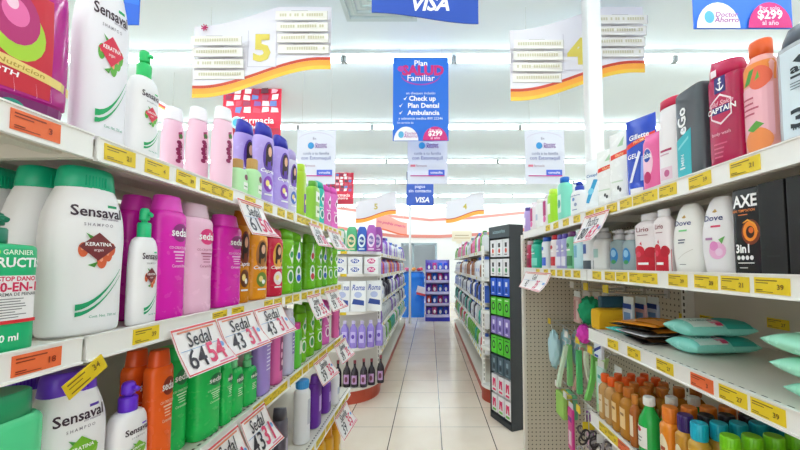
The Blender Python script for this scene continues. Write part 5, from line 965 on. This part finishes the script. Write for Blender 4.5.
def promo(v1=1):
    return [('t', '#ffffff', 'Plan', 0, .925, .15, {'b': .01}), ('s', '#b03aa8', [(cos(t) * .72 * 1.0, .80 + sin(t) * .13, .008) for t in [pi * (1.02 + .96 * k / 12) for k in range(13)]]), ('t', '#d42a80', 'SALUD', .08, .835, .245, {'b': .05}), ('c', '#c04ab0', -.72, .86, .12, .035), ('t', '#ffffff', 'Familiar', 0, .745, .16, {'b': .01}),
            ('t', '#dce8fa', 'un chequeo incluido', 0, .565, .065), ('t', '#ffffff', 'Check up', .06, .50, .125, {'b': .03}), ('t', '#ffffff', 'Plan Dental', .10, .415, .122, {'b': .03}), ('t', '#ffffff', 'Ambulancia', .10, .33, .122, {'b': .03}),
            ] + [('p', '#ffffff', [(x, v), (x + .05, v - .02), (x + .14, v + .03), (x + .05, v + .0)]) for x, v in ((-.62, .50), (-.78, .415), (-.78, .33))] + [('t', '#dce8fa', 'y asistencia medica 800 22246', 0, .262, .065), ('t', '#dce8fa', 'Un servicio de', -.55, .21, .05)] + half_badges()
def half_badges():
    A = [k * pi / 12 for k in range(13)]
    return [('p', '#f2f3f8', [(-.52 + .44 * cos(t), .0 + .165 * sin(t)) for t in A]), ('c', '#5ab4e0', -.70, .07, .10, .04), ('t', '#a84aa0', 'Doctor', -.36, .085, .075, {'i': .2}), ('t', '#a84aa0', 'Ahorro', -.36, .05, .08, {'i': .2}),
            ('p', '#d22a80', [(.52 + .44 * cos(t), .0 + .165 * sin(t)) for t in A]), ('t', '#f6d4e6', 'Por solo', .52, .125, .06), ('t', '#ffffff', '$299', .52, .082, .125, {'b': .03}), ('t', '#f6d4e6', 'al a\u00f1o', .52, .03, .07)]
hung('health_poster', 'blue hanging poster advertising a family health plan with 299 badge', 'poster', 393, 57.5, 448.5, 141, 3.7, None, '#2070dc', promo(), 'hanging posters')
A_ = [k * pi / 12 for k in range(13)]
hung('health_poster', 'overhead blue poster with white circle badge and pink 299 badge', 'poster', 690.5, -122, 788, 29, 2.25, None, '#2f72e6', promo(), 'hanging posters')
def card_ops():
    return [('s', '#c9bfd4', [(cos(t) * .93, .80 + .14 * sin(t), .004) for t in A_]), ('t', '#8a8aa0', 'En', -.1, .83, .09), ('c', '#3a9ad8', -.28, .70, .16, .062), ('t', '#7a3a9a', 'Doctor', .25, .72, .10, {'b': .02}), ('t', '#7a3a9a', 'Ahorro', .25, .675, .10, {'b': .02}), ('t', '#8a90b0', 'cuida a tu familia', 0, .555, .10), ('t', '#7a84b8', 'con Estomaquil', 0, .47, .125, {'b': .01}),
            ('r', '#e07a90', -.85, .31, -.6, .35), ('t', '#b090a0', 'farmacia', -.3, .33, .08), ('r', '#4a6ad8', .05, .155, .85, .255), ('t', '#ffffff', 'consulta', .45, .205, .09), ('r', '#c83a90', -.85, .135, .85, .155)]
for p0, p1, lb in ((297, 335.5, 'white hanging card near the aisle five sign, above the curved bottles'), (407.5, 447.5, 'white hanging card just below the blue health poster'), (525, 564.5, 'white hanging card below the aisle four sign')):
    hung('hanging_card', lb, 'hanging card', p0, 129.5, p1, 184, 4.1, None, '#dde1ec', card_ops(), 'white hanging cards')
def collage(seed):
    R = random.Random(seed); o = [('r', '#b81a3a', -.97, .0, .97, .12)]
    pal = ['#f6f2f4', '#d84a64', '#6a3a4a', '#6a84c8', '#f0b4c4', '#a0385a', '#f4e4e8', '#f4d4dc', '#8a5aa8']
    for k in range(10):
        for j in range(6):
            u, v = -.9 + .31 * j + R.uniform(-.04, .04), .30 + .07 * k; o.append(('p', pal[R.randrange(9)], [(u, v), (u + R.uniform(.16, .28), v + R.uniform(-.01, .01)), (u + .24, v + R.uniform(.04, .07)), (u + .02, v + .06)]))
    return o + [('c', '#bfe0ec', -.45, .17, .2, .07), ('c', '#4ab0d8', -.45, .17, .13, .045), ('t', '#ffffff', 'Farmacia', .25, .19, .16), ('t', '#ffffff', 'Ahorro', .25, .12, .14)]
hung('offer_poster', 'red hanging poster crowded with small product pictures behind sign 5', 'poster', 223.5, 52, 281.5, 139, 4.6, None, '#dc1f44', collage(1), 'red product posters')
hung('offer_poster', 'smaller distant red poster with product pictures beside end cap', 'poster', 326, 162, 353.5, 204, 8.9, None, '#dc1f44', collage(2), 'red product posters')
# small sign with red stripe behind the pink bottles
hung('slanted_sign', 'white sign with red and yellow stripe behind the pale pink bottles', 'sign', 141, 91, 177, 131, 4.2, [(-1, .55, 1), (1, 0, .5)], '#f3f2f4', [('p', '#c8383a', [(-1, .96), (1, .44), (1, .38), (-1, .90)]), ('p', '#e8b84a', [(-1, .90), (1, .38), (1, .34), (-1, .86)])])
# topper cards on the far unit
for px, lb in ((452, 'small round-topped cream card on the far grocery unit'), (462, 'long cream topper sign on the far grocery unit')):
    m = MB(); w_ = .12 if px == 452 else .38; m.box(-w_/2, -.004, 0, w_/2, .004, .2, M('#f2ead0', .5, kind='card')); m.tube([(0, 0, -.286), (0, 0, .02)], .003, M('#c9c4b4', .5)); paint([('r', '#c9a85a', -.8, .3, .8, .36), ('r', '#b4a078', -.7, .55, .7, .62)], lambda u, v, e: Vector((u, -.005 - e, v)), m, None, w_/2, .2, .2)
    o = m.build('topper_card'); p = atY(px, 240, 7.5 if px == 452 else 6.84); o.location = (.6108, p.y, 1.96 if px == 452 else 1.95); o.location.z = 1.93; tag(o, lb, 'card')
m = MB(); q = atZ(575, -2, 3.45)
o = None
name_items()
